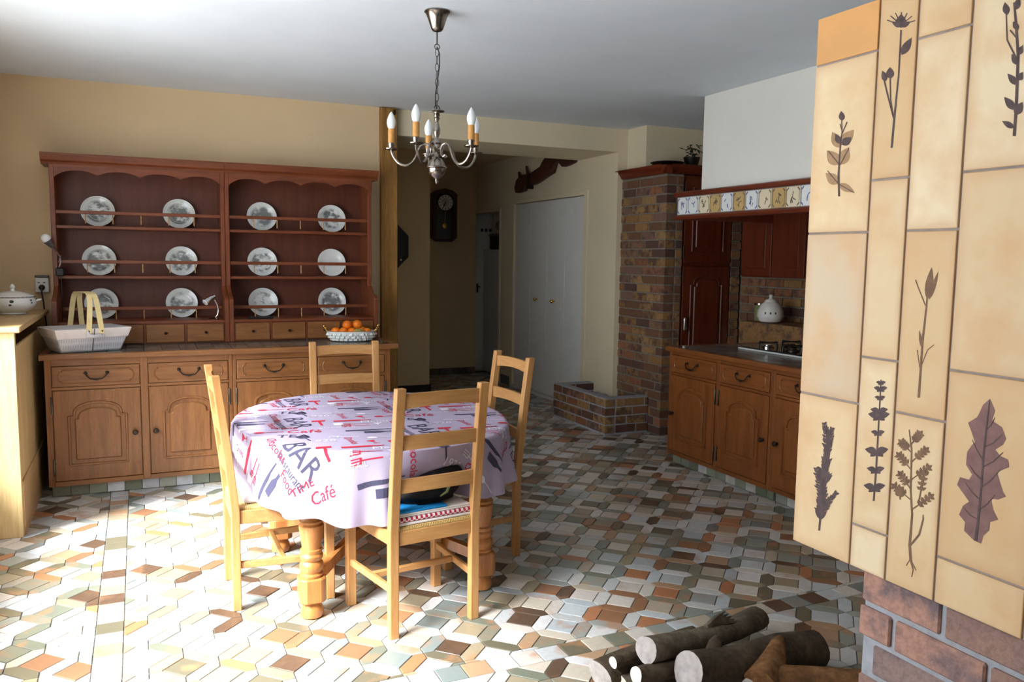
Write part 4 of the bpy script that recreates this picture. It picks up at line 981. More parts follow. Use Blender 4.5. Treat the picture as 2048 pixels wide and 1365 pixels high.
for (ax, ay), (bx, by) in ((legs[0], legs[3]), (legs[1], legs[2])):
    mx, my = (legs[0][0] + legs[3][0]) / 2, (legs[0][1] + legs[3][1]) / 2
    d = Vector((bx - ax, by - ay, 0)).normalized(); n_ = Vector((-d.y, d.x, 0)); b = B()
    P = [Vector((ax, ay, .13)), Vector((mx - d.x * .2, my - d.y * .2, .215)), Vector((mx, my, .225)), Vector((mx + d.x * .2, my + d.y * .2, .215)), Vector((bx, by, .13))]
    for p, q in zip(P, P[1:]): b.prism([p + n_ * .018, p - n_ * .018, p - n_ * .018 + Vector((0, 0, .05)), p + n_ * .018 + Vector((0, 0, .05))], q - p)
    b.build('stretcher', 'table_wood', tb)

# ------------------------------------------------------------------ tablecloth
HEM = .30
def sm(a, b, x): t = max(0, min(1, (x - a) / (b - a))); return t * t * (3 - 2 * t)
def cloth(x, y, off=0.0):
    """flattened cloth coordinates (metres from the table centre) -> 3D"""
    a, b_ = TA + .004, TB + .004
    r = math.hypot(x / a, y / b_)
    if r <= 1: return Vector((TC.x + x, TC.y + y, TZ + .002 + off))
    ex, ey = x / r, y / r; d = math.hypot(x - ex, y - ey); th = math.atan2(y / b_, x / a)
    nx, ny = ex / a ** 2, ey / b_ ** 2; l = math.hypot(nx, ny); nx /= l; ny /= l
    R = .018; ang = min(d / R, math.pi / 2)
    out_ = R * math.sin(ang); dn = R * (1 - math.cos(ang)) + max(0, d - R * math.pi / 2)
    k = d / .3
    fold = math.sin(21 * th + .8) * .62 + math.sin(13 * th + 2.0) * .4 + math.sin(34 * th) * .18
    amp = .036 * k ** 1.2
    o = out_ + .016 * k + amp * fold
    # cloth pushed in by the chair backs and the bag on the near chair
    wx, wy = TC.x + ex, TC.y + ey
    def gate(v, lo, hi, s=.06): return sm(lo - s, lo + s, v) * (1 - sm(hi - s, hi + s, v))
    g = gate(wy, 3.60, 4.02) * (1 if wx < TC.x else 0)
    o = o * (1 - g) + g * min(o, .006 + .01 * k)
    g2 = gate(wx, .97, 1.30, .09) * (1 if wy < TC.y else 0)
    o = o * (1 - g2) + g2 * (.012 - .14 * sm(.05, .26, d))
    lift = g2 * max(0, dn - .2)
    z = TZ + .002 - dn * .985 + lift * .6
    p = Vector((TC.x + ex + nx * (o + off), TC.y + ey + ny * (o + off), z + off * (1 - ang / (math.pi / 2))))
    return p
tcl = thing('tablecloth', 'lavender cloth printed with cutlery and cafe words draped over the oval table', 'tablecloth', (TC.x, TC.y, TZ))
T0 = Vector((TC.x, TC.y, TZ))
NA, NR = 360, 0
rad = [0.02, .3, .6, .85, .97, 1.0]; vs = []; fs = []
rings = []
for rr in rad: rings.append(('t', rr))
for i in range(1, 29): rings.append(('h', HEM * (i / 28) ** 1.15))
for kind, val in rings:
    for k in range(NA):
        th = 2 * math.pi * k / NA; ex, ey = TA * math.cos(th), TB * math.sin(th)
        if kind == 't': x, y = ex * val, ey * val
        else:
            hv = val * (1 + .05 * math.sin(3 * th + 1) * (val / HEM)); L = math.hypot(ex, ey); x, y = ex * (1 + .0063) * (1 + hv / L), ey * (1 + .0063) * (1 + hv / L)
        vs.append(cloth(x, y) - T0)
M = len(rings)
for i in range(M - 1):
    for k in range(NA): k2 = (k + 1) % NA; fs.append((i * NA + k, i * NA + k2, (i + 1) * NA + k2, (i + 1) * NA + k))
fs.append(tuple(range(NA)))
B().add(vs, fs).build('cloth', 'tablecloth', tcl, smooth=True)
# --- print on the cloth
def text_tris(s, size, flip=False):
    cu = bpy.data.curves.new('txt', 'FONT'); cu.body = s; cu.size = size; cu.align_x = 'CENTER'; cu.align_y = 'CENTER'; cu.resolution_u = 2
    ob = bpy.data.objects.new('txt', cu); COL.objects.link(ob); dg = bpy.context.evaluated_depsgraph_get(); me = bpy.data.meshes.new_from_object(ob.evaluated_get(dg))
    bm = bmesh.new(); bm.from_mesh(me); bmesh.ops.triangulate(bm, faces=bm.faces)
    lim = .02
    for _ in range(3):
        ed = [e for e in bm.edges if e.calc_length() > lim]
        if not ed: break
        bmesh.ops.subdivide_edges(bm, edges=ed, cuts=1); bmesh.ops.triangulate(bm, faces=bm.faces)
    V = [(v.co.x, v.co.y) for v in bm.verts]; F_ = [tuple(v.index for v in f.verts) for f in bm.faces]
    bm.free(); bpy.data.objects.remove(ob); bpy.data.curves.remove(cu); bpy.data.meshes.remove(me)
    return V, F_
def shape_tris(polys_):
    bm = bmesh.new()
    for p in polys_: bm.faces.new([bm.verts.new((a, c, 0)) for a, c in p])
    bmesh.ops.triangulate(bm, faces=bm.faces)
    for _ in range(3):
        ed = [e for e in bm.edges if e.calc_length() > .022]
        if not ed: break
        bmesh.ops.subdivide_edges(bm, edges=ed, cuts=1); bmesh.ops.triangulate(bm, faces=bm.faces)
    bm.verts.index_update()
    r = ([(v.co.x, v.co.y) for v in bm.verts], [tuple(v.index for v in f.verts) for f in bm.faces]); bm.free(); return r
def rect(x0, x1, y0, y1): return [(x0, y0), (x1, y0), (x1, y1), (x0, y1)]
def ell(cx, cy, a, b_, n=14): return [(cx + a * math.cos(2 * math.pi * k / n), cy + b_ * math.sin(2 * math.pi * k / n)) for k in range(n)]
KN = shape_tris([[(-.11, -.012), (.02, -.014), (.05, -.006), (.11, -.003), (.11, .003), (.02, .006), (-.11, .012)]])
MAL = shape_tris([[(-.035, .02), (.03, .025), (.032, .05), (-.03, .052)], [(-.006, -.07), (.006, -.07), (.006, .022), (-.006, .022)]])
PIN = shape_tris([rect(-.07, .05, -.013, .013), [(.05, -.013), (.075, -.005), (.11, -.005), (.11, .005), (.075, .005), (.05, .013)]])
SPA = shape_tris([[(-.03, .03), (-.022, .0), (.022, .0), (.03, .03), (.026, .05), (-.026, .05)], rect(-.004, .004, -.075, .0)])
SLOT = shape_tris([rect(-.018, -.012, .008, .04), rect(-.003, .003, .008, .042), rect(.012, .018, .008, .04)])
SPO = shape_tris([ell(0, .045, .016, .024), rect(-.003, .003, -.06, .025)])
FORK = shape_tris([rect(-.003, .003, -.06, .03), rect(-.014, .014, .026, .034), rect(-.014, -.009, .034, .07), rect(-.0025, .0025, .034, .07), rect(.009, .014, .034, .07)])
BOT = shape_tris([rect(-.05, .02, -.02, .02), [(.02, -.02), (.045, -.008), (.075, -.008), (.075, .008), (.045, .008), (.02, .02)]])
CUP = shape_tris([[(-.02, -.02), (.02, -.02), (.024, .03), (-.024, .03)], rect(-.03, .03, -.03, -.024)])
GLS = shape_tris([[(-.022, .03), (.022, .03), (.004, 0), (-.004, 0)], rect(-.002, .002, -.03, .0), rect(-.014, .014, -.034, -.03)])
def outline(ch): return text_tris(ch, .105)
BAR = text_tris('BAR', .135); T_REST = text_tris('Restaurant', .05); T_FOOD = text_tris('Food', .06); T_TEA = text_tris('TEA', .08); T_CAFE = text_tris('Café', .085); T_CHO = text_tris('Chocolat', .055); T_COC = text_tris('COCKTAIL', .036); T_TIME = text_tris('TIME', .05); T_19 = text_tris('1920', .06); T_DRI = text_tris('Drinks', .05); T_MENU = text_tris('Menu', .06)
UNIT = [ # (shape, colour, u, v, rotation)
    (BAR, 'k', .0, .0, -1.35), (T_REST, 'k', -.075, -.03, -1.35), (T_FOOD, 'r', -.11, -.06, -1.35), (T_TIME, 'r', -.05, -.13, -.05), (KN, 'k', -.24, .05, .05), (BOT, 'k', -.22, .0, .02), (MAL, 'r', .105, -.02, .12), (PIN, 'r', .24, .0, .05), (SPA, 'k', .03, .21, .35), (SPO, 'w', -.20, -.12, 1.5), (SPO, 'r', -.12, -.2, 1.6), (CUP, 'w', .19, -.08, .1), (T_COC, 'w', .18, -.15, .03),
    (T_CAFE, 'r', .03, -.21, -.05), (T_TEA, 'k', -.02, -.3, -.1), (FORK, 'r', .27, -.09, 1.5), (FORK, 'r', .27, -.13, 1.55), (GLS, 'w', -.19, .17, 0), (T_CHO, 'r', -.1, .13, -1.4), (T_19, 'w', .1, .14, .0), (FORK, 'w', .2, .2, 1.4), (T_DRI, 'r', .22, .12, -1.35), (GLS, 'r', -.25, -.2, .4), (T_MENU, 'w', -.2, .24, 0)]
PMAT = {'k': 'print_black', 'r': 'print_red', 'w': 'print_white'}
ca_, sa_ = math.cos(math.radians(-9)), math.sin(math.radians(-9))
PU, PV = .56, .56
for iu in range(-3, 4):
    for iv in range(-3, 4):
        du = iu * PU; dv = iv * PV + (PV / 2 if iu % 2 else 0)
        for (V, F_), c, u0, v0, rt in UNIT:
            cr, sr = math.cos(rt), math.sin(rt); ok = True; pts = []
            for a, d_ in V:
                u_ = a * cr - d_ * sr + u0 + du - .36; v_ = a * sr + d_ * cr + v0 + dv - .66
                x, y = u_ * ca_ - v_ * sa_, u_ * sa_ + v_ * ca_
                r = math.hypot(x / TA, y / TB); 
                if r > 1 and math.hypot(x, y) * (1 - 1 / r) > HEM - .015: ok = False; break
                pts.append((x, y))
            if ok: B().add([cloth(x, y, .0016) - T0 for x, y in pts], F_).build('printed_motif', PMAT[c], tcl, recalc=False)
# ------------------------------------------------------------------ chairs
def make_chair():
    t = thing('dining_chair', 'chair', 'chair', (0, 0, 0), 0, 'ladder-back chairs around the oval table')
    bw, fw, dep = .187, .212, .40
    for s in (-1, 1):
        P = [(0, 0), (0, .44), (-.018, .62), (-.045, .85), (-.07, 1.04)]
        b = B()
        for (y0, z0), (y1, z1) in zip(P, P[1:]):
            c = s * bw; vs = [(c - .02, y0 - .018, z0), (c + .02, y0 - .018, z0), (c + .02, y0 + .018, z0), (c - .02, y0 + .018, z0), (c - .02, y1 - .018, z1), (c + .02, y1 - .018, z1), (c + .02, y1 + .018, z1), (c - .02, y1 + .018, z1)]
            f_ = [(0, 1, 5, 4), (1, 2, 6, 5), (2, 3, 7, 6), (3, 0, 4, 7)]
            if z0 == 0: f_.append((0, 3, 2, 1))
            if z1 == 1.04: f_.append((4, 5, 6, 7))
            b.add(vs, f_)
        bm_ = b.build('back_leg', 'pine', t, bevel=0)
        me = bm_.data; bb = bmesh.new(); bb.from_mesh(me); bmesh.ops.remove_doubles(bb, verts=bb.verts, dist=.0005); bmesh.ops.bevel(bb, geom=[e for e in bb.edges if len(e.link_faces) == 2 and e.calc_face_angle(0) > .6], offset=.004, segments=2, affect='EDGES', profile=.5); bb.to_mesh(me); bb.free()
        qb('front_leg', 'pine', t, s * fw - .02, s * fw + .02, dep - .02, dep + .02, 0, .445, .004, seg=2)
        # side seat rail and side stretcher
        for z0, z1, nm, w in ((.385, .445, 'seat_rail', .011), (.185, .215, 'stretcher', .010)):
            b = B(); b.prism([(s * bw - w, .018, z0), (s * bw + w, .018, z0), (s * bw + w, .018, z1), (s * bw - w, .018, z1)], (s * (fw - bw), dep - .036, 0)); b.build(nm, 'pine_x', t, bevel=.003)
    qb('seat_rail', 'pine_x', t, -bw + .02, bw - .02, -.012, .012, .385, .445, .003); qb('seat_rail', 'pine_x', t, -fw + .02, fw - .02, dep - .012, dep + .012, .385, .445, .003)
    xm = bw + (fw - bw) * .5 - .009
    qb('stretcher', 'pine_x', t, -xm, xm, .19, .212, .187, .213, .003)
    B().prism([(-bw + .004, -.01, .44), (bw - .004, -.01, .44), (fw + .012, dep + .016, .44), (-fw - .012, dep + .016, .44)], (0, 0, .022)).build('woven_seat', 'rush', t, bevel=.008, seg=2)
    for zc, hh, yb_ in ((.985, .03, -.063), (.815, .029, -.041), (.635, .029, -.02)):
        b = B(); n = 12; up, lo = [], []
        for i in range(n + 1):
            u_ = i / n * 2 - 1; x = u_ * (bw - .016); y = yb_ - .012 * (1 - u_ * u_); rise = .012 * (1 - u_ * u_) if zc > .9 else .004 * (1 - u_ * u_)
            up.append((x, y, zc + hh + rise * .3)); lo.append((x, y, zc - hh + rise))
        for i in range(n):
            a, c, d, e = lo[i], lo[i + 1], up[i + 1], up[i]
            b.add([(p[0], p[1] - .008, p[2]) for p in (a, c, d, e)] + [(p[0], p[1] + .008, p[2]) for p in (a, c, d, e)], [(0, 1, 2, 3), (7, 6, 5, 4), (3, 2, 6, 7), (1, 0, 4, 5)] + ([(0, 3, 7, 4)] if i == 0 else []) + ([(2, 1, 5, 6)] if i == n - 1 else []))
        o = b.build('slat', 'pine_x', t); me = o.data; bb = bmesh.new(); bb.from_mesh(me); bmesh.ops.remove_doubles(bb, verts=bb.verts, dist=.0005); bb.to_mesh(me); bb.free()
    return t
ch0 = make_chair()
CHS = [((1.088, 3.14, 0), math.radians(8), 'honey pine ladder-back chair holding the black bag and folded towels'),
       ((.352, 3.828, 0), math.radians(-90), 'honey pine ladder-back chair with white cushion, facing away from the wide window'),
       ((1.748, 3.965, 0), math.radians(93), 'honey pine ladder-back chair on the kitchen cabinet side of the table'),
       ((1.11, 4.815, 0), math.radians(176), 'honey pine ladder-back chair between the table and the sideboard')]
for i, (loc, rz, lab) in enumerate(CHS):
    c = ch0 if i == 0 else copy_tree(ch0)
    c.location = loc; c.rotation_euler = (0, 0, rz); c['label'] = lab
NC = Matrix.Translation((1.088, 3.14, 0)) @ Matrix.Rotation(math.radians(8), 4, 'Z')
def soft_slab(name, mat, M_, x0, x1, y0, y1, z0, z1, parent, bev=.008):
    b = B(); b.box(x0, x1, y0, y1, z0, z1); return b.build(name, mat, parent, bevel=bev, seg=3, smooth=True)
def on_chair(nm, lab, cat, z): 
    o = thing(nm, lab, cat, NC @ Vector((0, 0, z)), math.radians(8)); return o
tw = on_chair('gingham_towel', 'folded red and white gingham towel at the bottom of the pile under the bag', 'towel', .4625); soft_slab('lower_fold', 'white_cloth', None, -.185, .175, -.005, .27, 0, .014, tw); soft_slab('upper_fold', 'gingham', None, -.18, .175, -.006, .265, .0145, .034, tw)
tw2 = on_chair('white_towel', 'folded white towel under the black bag', 'towel', .497); soft_slab('fold', 'white_cloth', None, -.178, .17, .0, .26, 0, .009, tw2, .004); soft_slab('fold', 'white_cloth', None, -.178, .168, .0, .258, .0095, .017, tw2, .0035)
tw3 = on_chair('blue_cloth', 'bright blue folded cloth directly under the black bag', 'cloth', .5145); soft_slab('fold', 'blue_cloth', None, -.18, .06, -.002, .25, 0, .009, tw3, .004); soft_slab('fold', 'blue_cloth', None, -.17, -.06, .003, .245, .0095, .016, tw3, .0035)
bag = on_chair('black_bag', 'black rounded bag with a pale curved strap lying on folded towels on a chair', 'bag', .531)
b = B(); n, m = 28, 14; vs = []; fs = []
for i in range(m + 1):
    v_ = i / m
    for k in range(n):
        a = 2 * math.pi * k / n; r = math.sin(math.pi * (.12 + .86 * v_)) ** .55 if v_ > .0 else .7
        X = math.cos(a) * r * (.165); Yv = .075 + math.sin(a) * r * .062; zz = .165 * v_ ** .9 * (1 - .25 * (1 - (X / .165 + 1) / 2)); zz += .045 * v_ * (X / .165) - .02 * v_
        vs.append((X + .01, Yv, max(0, zz)))
for i in range(m):
    for k in range(n): k2 = (k + 1) % n; fs.append((i * n + k, i * n + k2, (i + 1) * n + k2, (i + 1) * n + k))
fs.append(tuple(range(n - 1, -1, -1))); fs.append(tuple(m * n + k for k in range(n)))
b.add(vs, fs).build('body', 'black_cloth', bag, smooth=True)
B().tube([(.03, .006, .03), (.06, .006, .045), (.075, .009, .075), (.08, .013, .1)], [.003, .006, .007, .003], 8).build('strap', 'item_green', bag, smooth=True)
cu_ = thing('seat_cushion', 'white cushion on the chair facing away from the wide window', 'cushion', (.57, 3.83, .4625)); soft_slab('pad', 'white_cloth', None, -.18, .18, -.17, .17, 0, .035, cu_, .015)

# ------------------------------------------------------------------ chandelier
CX, CY = 1.378, 3.965
cd_ = thing('chandelier', 'pewter chandelier with five candle bulbs hanging over the table', 'chandelier', (CX, CY, CZ))
Zc = lambda z: z - CZ
B().lathe([(.062, 0), (.064, -.006), (.056, -.012), (.046, -.04), (.03, -.085), (.022, -.095), (.006, -.1)], (0, 0, 0), 24).build('ceiling_rose', 'pewter', cd_, smooth=True)
B().tube([(0, 0, -.095), (0, 0, -.16)], .0035, 8).build('rod', 'pewter_dark', cd_)
# chain
z = -.165; k = 0; link = []
lp = [(.009 * math.cos(a), 0, .02 * math.sin(a)) for a in [2 * math.pi * i / 14 for i in range(15)]]
lm = B().tube(lp, .0018, 6, caps=False).mesh('chain_link', 'pewter_dark', smooth=True)
B().tube([(.013 * math.cos(a), 0, -.17 + .013 * math.sin(a)) for a in [2 * math.pi * i / 14 for i in range(15)]], .0022, 6, caps=False).build('ring', 'pewter_dark', cd_)
z = -.198
while z > Zc(2.30):
    put('chain_link', lm, cd_, (0, 0, z), (0, 0, (k % 2) * math.pi / 2)); z -= .036; k += 1
B().tube([(.0, 0, -.17), (.012, 0, -.2), (.014, .002, -.26), (.006, .004, -.32), (-.006, .004, -.4), (-.008, 0, -.45), (0, 0, Zc(2.285))], .0028, 6).build('cable', 'black', cd_, smooth=True)
B().tube([(.014 * math.cos(a), 0, Zc(2.288) + .014 * math.sin(a)) for a in [2 * math.pi * i / 14 for i in range(15)]], .0025, 6, caps=False).build('ring', 'pewter_dark', cd_)
B().lathe([(.004, Zc(2.282)), (.038, Zc(2.276)), (.04, Zc(2.272)), (.015, Zc(2.268)), (.013, Zc(2.262)), (.016, Zc(2.255)), (.012, Zc(2.245)), (.015, Zc(2.238)), (.009, Zc(2.228)), (.011, Zc(2.21)), (.017, Zc(2.185)), (.016, Zc(2.165)), (.009, Zc(2.145)), (.012, Zc(2.135)), (.02, Zc(2.128)), (.022, Zc(2.118)), (.014, Zc(2.11)), (.017, Zc(2.1)), (.018, Zc(2.075)), (.012, Zc(2.066)), (.014, Zc(2.05)), (.03, Zc(2.036)), (.042, Zc(2.02)), (.046, Zc(2.003)), (.052, Zc(2.0)), (.052, Zc(1.996)), (.045, Zc(1.992)), (.043, Zc(1.975)), (.03, Zc(1.955)), (.012, Zc(1.945)), (.007, Zc(1.935)), (.009, Zc(1.925)), (.003, Zc(1.915))], (0, 0, 0), 24).build('body', 'pewter', cd_, smooth=True)
R5 = .228
cam_ang = math.atan2(_r0.y, _r0.x)
for a_deg in (-38, 34, 106, 178, -110):
    a = math.radians(a_deg) + cam_ang; d = Vector((math.cos(a), math.sin(a), 0))
    pr_ = [(.045, 2.055), (.036, 2.068), (.028, 2.062), (.03, 2.082), (.045, 2.1), (.066, 2.102), (.084, 2.085), (.1, 2.05), (.122, 2.02), (.15, 2.008), (.185, 2.018), (.212, 2.045), (.226, 2.075), (.228, 2.09)]
    pr_ = [(.058, 2.058), (.046, 2.05), (.034, 2.058), (.028, 2.078), (.036, 2.102), (.056, 2.113), (.078, 2.104), (.092, 2.08), (.106, 2.045), (.128, 2.016), (.16, 2.006), (.192, 2.018), (.215, 2.045), (.226, 2.07), (.228, 2.086)]
    # smooth path
    P = [d * r + Vector((0, 0, Zc(z))) for r, z in pr_]; Q = []
    for i in range(len(P) - 1):
        p0, p1, p2, p3 = P[max(i - 1, 0)], P[i], P[i + 1], P[min(i + 2, len(P) - 1)]
        for t_ in (0, .33, .66): Q.append(.5 * ((2 * p1) + (p2 - p0) * t_ + (2 * p0 - 5 * p1 + 4 * p2 - p3) * t_ ** 2 + (3 * p1 - p0 - 3 * p2 + p3) * t_ ** 3))
    Q.append(P[-1])
    arm = B().tube(Q, .0062, 8).build('arm', 'pewter', cd_, smooth=True)
    B().tube([d * .016 + Vector((0, 0, Zc(2.09))), d * .03 + Vector((0, 0, Zc(2.088)))], .006, 8).build('arm_joint', 'pewter', arm)
    e = d * R5
    B().lathe([(.006, Zc(2.078)), (.034, Zc(2.084)), (.036, Zc(2.089)), (.014, Zc(2.089)), (.014, Zc(2.092)), (.016, Zc(2.1)), (.018, Zc(2.112)), (.018, Zc(2.116)), (.004, Zc(2.116))], e, 18).build('drip_pan', 'pewter', arm, smooth=True)
    b = B(); b.lathe([(.0155, Zc(2.114)), (.0165, Zc(2.12)), (.016, Zc(2.183)), (.013, Zc(2.186))], e, 14)
    b.build('candle_sleeve', 'candle_card', arm, smooth=True)
    B().lathe([(.012, Zc(2.184)), (.018, Zc(2.193)), (.0225, Zc(2.212)), (.0215, Zc(2.23)), (.014, Zc(2.25)), (.006, Zc(2.264)), (.001, Zc(2.27))], e, 16).build('bulb', 'bulb_white', arm, smooth=True)

# ------------------------------------------------------------------ fireplace hood with imprinted tiles
FX = 1.5; FYF = 1.552; FZB = .842; FZT = 2.13
fp = thing('fireplace', 'fireplace with a brick base and a hood of ochre plant-imprint tiles', 'fireplace', (0, 0, 0))
B().box(FX + .004, FX + .95, -.7, FYF - .002, FZB + .002, FZT - .002).build('hood_core', 'hood_grout', fp)
B().box(FX + .35, FX + .95, 0, 1.25, FZT - .002, CZ).build('flue', 'wall_pale', fp)
def zy(a, c): p = px(a, c, FX); return p.y, p.z
def zavg(*pts): return sum(zy(*p)[1] for p in pts) / len(pts)
cols_ = [FYF, 1.367, 1.266, 1.142, .951, .79, .62, .47]
rows_ = [[zavg((1627, 133), (1755, 103)), zavg((1618, 467), (1738, 465)), zavg((1607, 787), (1719, 808))],
         [zavg((1747, 361), (1811, 354)), zavg((1728, 716), (1793, 722)), zavg((1709, 1052), (1772, 1070))],
         [zavg((1832, 77), (1939, 51)), zavg((1814, 461), (1911, 459)), zavg((1791, 824), (1883, 844))],
         [zavg((1929, 343), (2047, 333)), zavg((1901, 742), (2047, 760)), zavg((1878, 1116), (2047, 1178))],
         [1.9, 1.5, 1.1], [1.75, 1.35, 1.0], [1.85, 1.45]]
orange_t = {(0, 0), (3, 0), (1, 3)}
TILES = {}
for ci in range(len(cols_) - 1):
    zs_ = [FZT] + rows_[ci] + [FZB]
    for ri in range(len(zs_) - 1):
        y1, y0, z1, z0 = cols_[ci], cols_[ci + 1], zs_[ri], zs_[ri + 1]; cy, cz = (y0 + y1) / 2, (z0 + z1) / 2
        me = B().box(0, .014, -(y1 - y0) / 2 + .0022, (y1 - y0) / 2 - .0022, -(z1 - z0) / 2 + .0022, (z1 - z0) / 2 - .0022).mesh('tile', 'hood_tile_orange' if (ci == 0 and ri == 0) else 'hood_tile', bevel=.0022, seg=2)
        TILES[(ci, ri)] = put('tile', me, fp, (FX, cy, cz))
def print_poly(tile, polys_, mat, name='plant_print', lift=.0006):
    o = TILES[tile]; b = B()
    for ip_, pl in enumerate(polys_):
        pts = [px(a, c, FX - lift - ip_ * 4e-6) - o.location for a, c in pl]; b.add(pts, [tuple(range(len(pts)))])
    return b.build(name, mat, o)
def stroke(pts, w):
    """ribbon in pixel space, w can be list"""
    out_l, out_r = [], []; n = len(pts)
    for i, p in enumerate(pts):
        a, c = pts[max(i - 1, 0)], pts[min(i + 1, n - 1)]; dx, dy = c[0] - a[0], c[1] - a[1]; l = math.hypot(dx, dy) + 1e-6; ww = (w[i] if isinstance(w, (list, tuple)) else w) / 2
        out_l.append((p[0] - dy / l * ww, p[1] + dx / l * ww)); out_r.append((p[0] + dy / l * ww, p[1] - dx / l * ww))
    return [[out_l[i], out_l[i + 1], out_r[i + 1], out_r[i]] for i in range(n - 1)]
def leafp(x, y, ang, L, w, n=7):
    """pointed leaf starting at x,y in direction ang (deg, 0=right, 90=up)"""
    a = math.radians(ang); dx, dy = math.cos(a), -math.sin(a); P = []
    for s in (1, -1):
        rng_ = range(n + 1) if s == 1 else range(n - 1, 0, -1)
        for i in rng_:
            t = i / n; ww = w * math.sin(math.pi * t ** .8) * .5 * s; P.append((x + dx * L * t - dy * ww, y + dy * L * t + dx * ww))
    return [P]
def tri_fan(polys_): return polys_
# 1: rose twig on column one
g = stroke([(1678, 393), (1677, 350), (1680, 300), (1684, 262)], [4, 4, 3, 2]) + stroke([(1684, 262), (1680, 248)], 2) + stroke([(1684, 268), (1694, 244)], 2) + stroke([(1684, 264), (1683, 236)], 2)
print_poly((0, 1), g + leafp(1684, 242, 95, 20, 12) , 'plant_dark')
L_ = leafp(1677, 368, 140, 34, 22) + leafp(1677, 368, -28, 36, 16) + leafp(1678, 330, 130, 38, 26) + leafp(1679, 330, 62, 40, 24) + leafp(1681, 296, 118, 36, 22) + leafp(1682, 290, 50, 40, 22)
print_poly((0, 1), L_, 'plant_soft', lift=.0004)
print_poly((0, 1), stroke([(1677, 368), (1655, 342)], 1.5) + stroke([(1677, 368), (1708, 386)], 1.5) + stroke([(1679, 330), (1656, 302)], 1.5) + stroke([(1680, 330), (1698, 296)], 1.5) + leafp(1684, 290, 40, 24, 16) + leafp(1680, 288, 115, 22, 12), 'plant_dark', lift=.0009)
# 2: poppy-like umbel on column two
g = stroke([(1783, 296), (1788, 240), (1797, 150), (1802, 60)], [4, 4, 3, 3]) + stroke([(1788, 240), (1775, 190), (1768, 160)], 3) + stroke([(1788, 242), (1781, 200), (1780, 150)], 2.5)
fl = leafp(1802, 56, 90, 28, 22) + leafp(1802, 54, 150, 22, 10) + leafp(1802, 54, 30, 22, 10) + leafp(1780, 158, 90, 24, 16) + leafp(1772, 162, 110, 22, 12) + leafp(1768, 162, 90, 16, 10) + leafp(1803, 110, 60, 40, 16)
for k in range(7): fl += stroke([(1802, 50), (1802 + 30 * math.cos(math.radians(20 + k * 23)), 50 - 26 * math.sin(math.radians(20 + k * 23)))], 2)
print_poly((1, 0), g + [p for p in fl], 'plant_dark')
# 3: thin grass flower on column three
g = stroke([(1837, 796), (1841, 740), (1845, 680), (1853, 610), (1857, 560)], [5, 4, 4, 3, 3]) + stroke([(1851, 612), (1836, 575), (1831, 560)], 2) + stroke([(1843, 730), (1855, 700), (1868, 690)], 1.5) + stroke([(1840, 740), (1834, 700)], 1.5)
g += leafp(1854, 600, 82, 66, 16) + leafp(1858, 600, 72, 60, 9) + leafp(1845, 700, 100, 40, 7)
print_poly((2, 2), g, 'plant_brown')
# 4: cypress-like sprig column one bottom
rs = random.Random(3); g = stroke([(1638, 1062), (1641, 1030), (1645, 980), (1650, 930), (1657, 890), (1648, 846)], [4, 4, 4, 4, 3, 2]) + stroke([(1655, 905), (1662, 860)], 3) + stroke([(1645, 985), (1632, 940)], 2.5) + stroke([(1642, 1025), (1660, 1000), (1672, 985)], 2.5)
def feather(p0, p1, n, L, w):
    out_ = []
    for i in range(n):
        t = i / n; x, y = p0[0] + (p1[0] - p0[0]) * t, p0[1] + (p1[1] - p0[1]) * t; base = math.degrees(math.atan2(-(p1[1] - p0[1]), p1[0] - p0[0]))
        for s in (-1, 1): out_ += leafp(x, y, base + s * rs.uniform(25, 50), L * rs.uniform(.7, 1.1) * (1 - .5 * t), w)
    return out_
g += feather((1641, 1040), (1646, 970), 12, 24, 6) + feather((1646, 970), (1655, 895), 14, 22, 6) + feather((1655, 900), (1648, 845), 9, 16, 5) + feather((1655, 905), (1664, 855), 9, 16, 5) + feather((1643, 990), (1632, 935), 10, 16, 5) + feather((1644, 1022), (1673, 984), 9, 15, 5)
print_poly((0, 3), g, 'plant_dark')
# 5: nettle-like stem column two
g = stroke([(1747, 1003), (1752, 940), (1757, 850), (1762, 760)], [3.5, 3.5, 3, 2.5])
for yy_, w in ((766, 10), (778, 14), (796, 11), (822, 18), (832, 22), (866, 14), (903, 24), (940, 18), (975, 22)):
    xx_ = 1747 + (1003 - yy_) * 15 / 243
    g += leafp(xx_, yy_, 170, w, w * .6) + leafp(xx_, yy_, 10, w, w * .6) + leafp(xx_, yy_, -40, w * .7, w * .5) + leafp(xx_, yy_, 220, w * .7, w * .5)
print_poly((1, 2), g, 'plant_dark')
# 6: shrublet with root column three
g = stroke([(1823, 1155), (1826, 1140), (1821, 1120), (1819, 1090), (1824, 1030), (1821, 980), (1823, 900), (1818, 860)], [1.5, 2, 5, 5, 4, 3.5, 3, 2]) + stroke([(1820, 1092), (1838, 1070), (1846, 1040), (1846, 1030)], [4, 4, 3, 2]) + stroke([(1821, 1120), (1832, 1142)], 1.5) + stroke([(1821, 1118), (1812, 1132)], 1.5)
for (x, y, an, L) in ((1821, 1000, 140, 40), (1822, 980, 125, 36), (1822, 960, 35, 40), (1822, 940, 130, 36), (1822, 925, 40, 36), (1822, 905, 135, 26), (1821, 890, 50, 26), (1823, 1020, 35, 44), (1838, 1000, 80, 50), (1800, 1000, 95, 20)):
    a = math.radians(an); e = (x + L * math.cos(a), y - L * math.sin(a)); g += stroke([(x, y), e], [2.5, 1.5])
    for t in (.4, .6, .8, 1): g += leafp(x + (e[0] - x) * t, y + (e[1] - y) * t, an + 60, 11, 6) + leafp(x + (e[0] - x) * t, y + (e[1] - y) * t, an - 60, 11, 6) + leafp(x + (e[0] - x) * t, y + (e[1] - y) * t, an, 11, 6)
print_poly((2, 3), g, 'plant_brown')
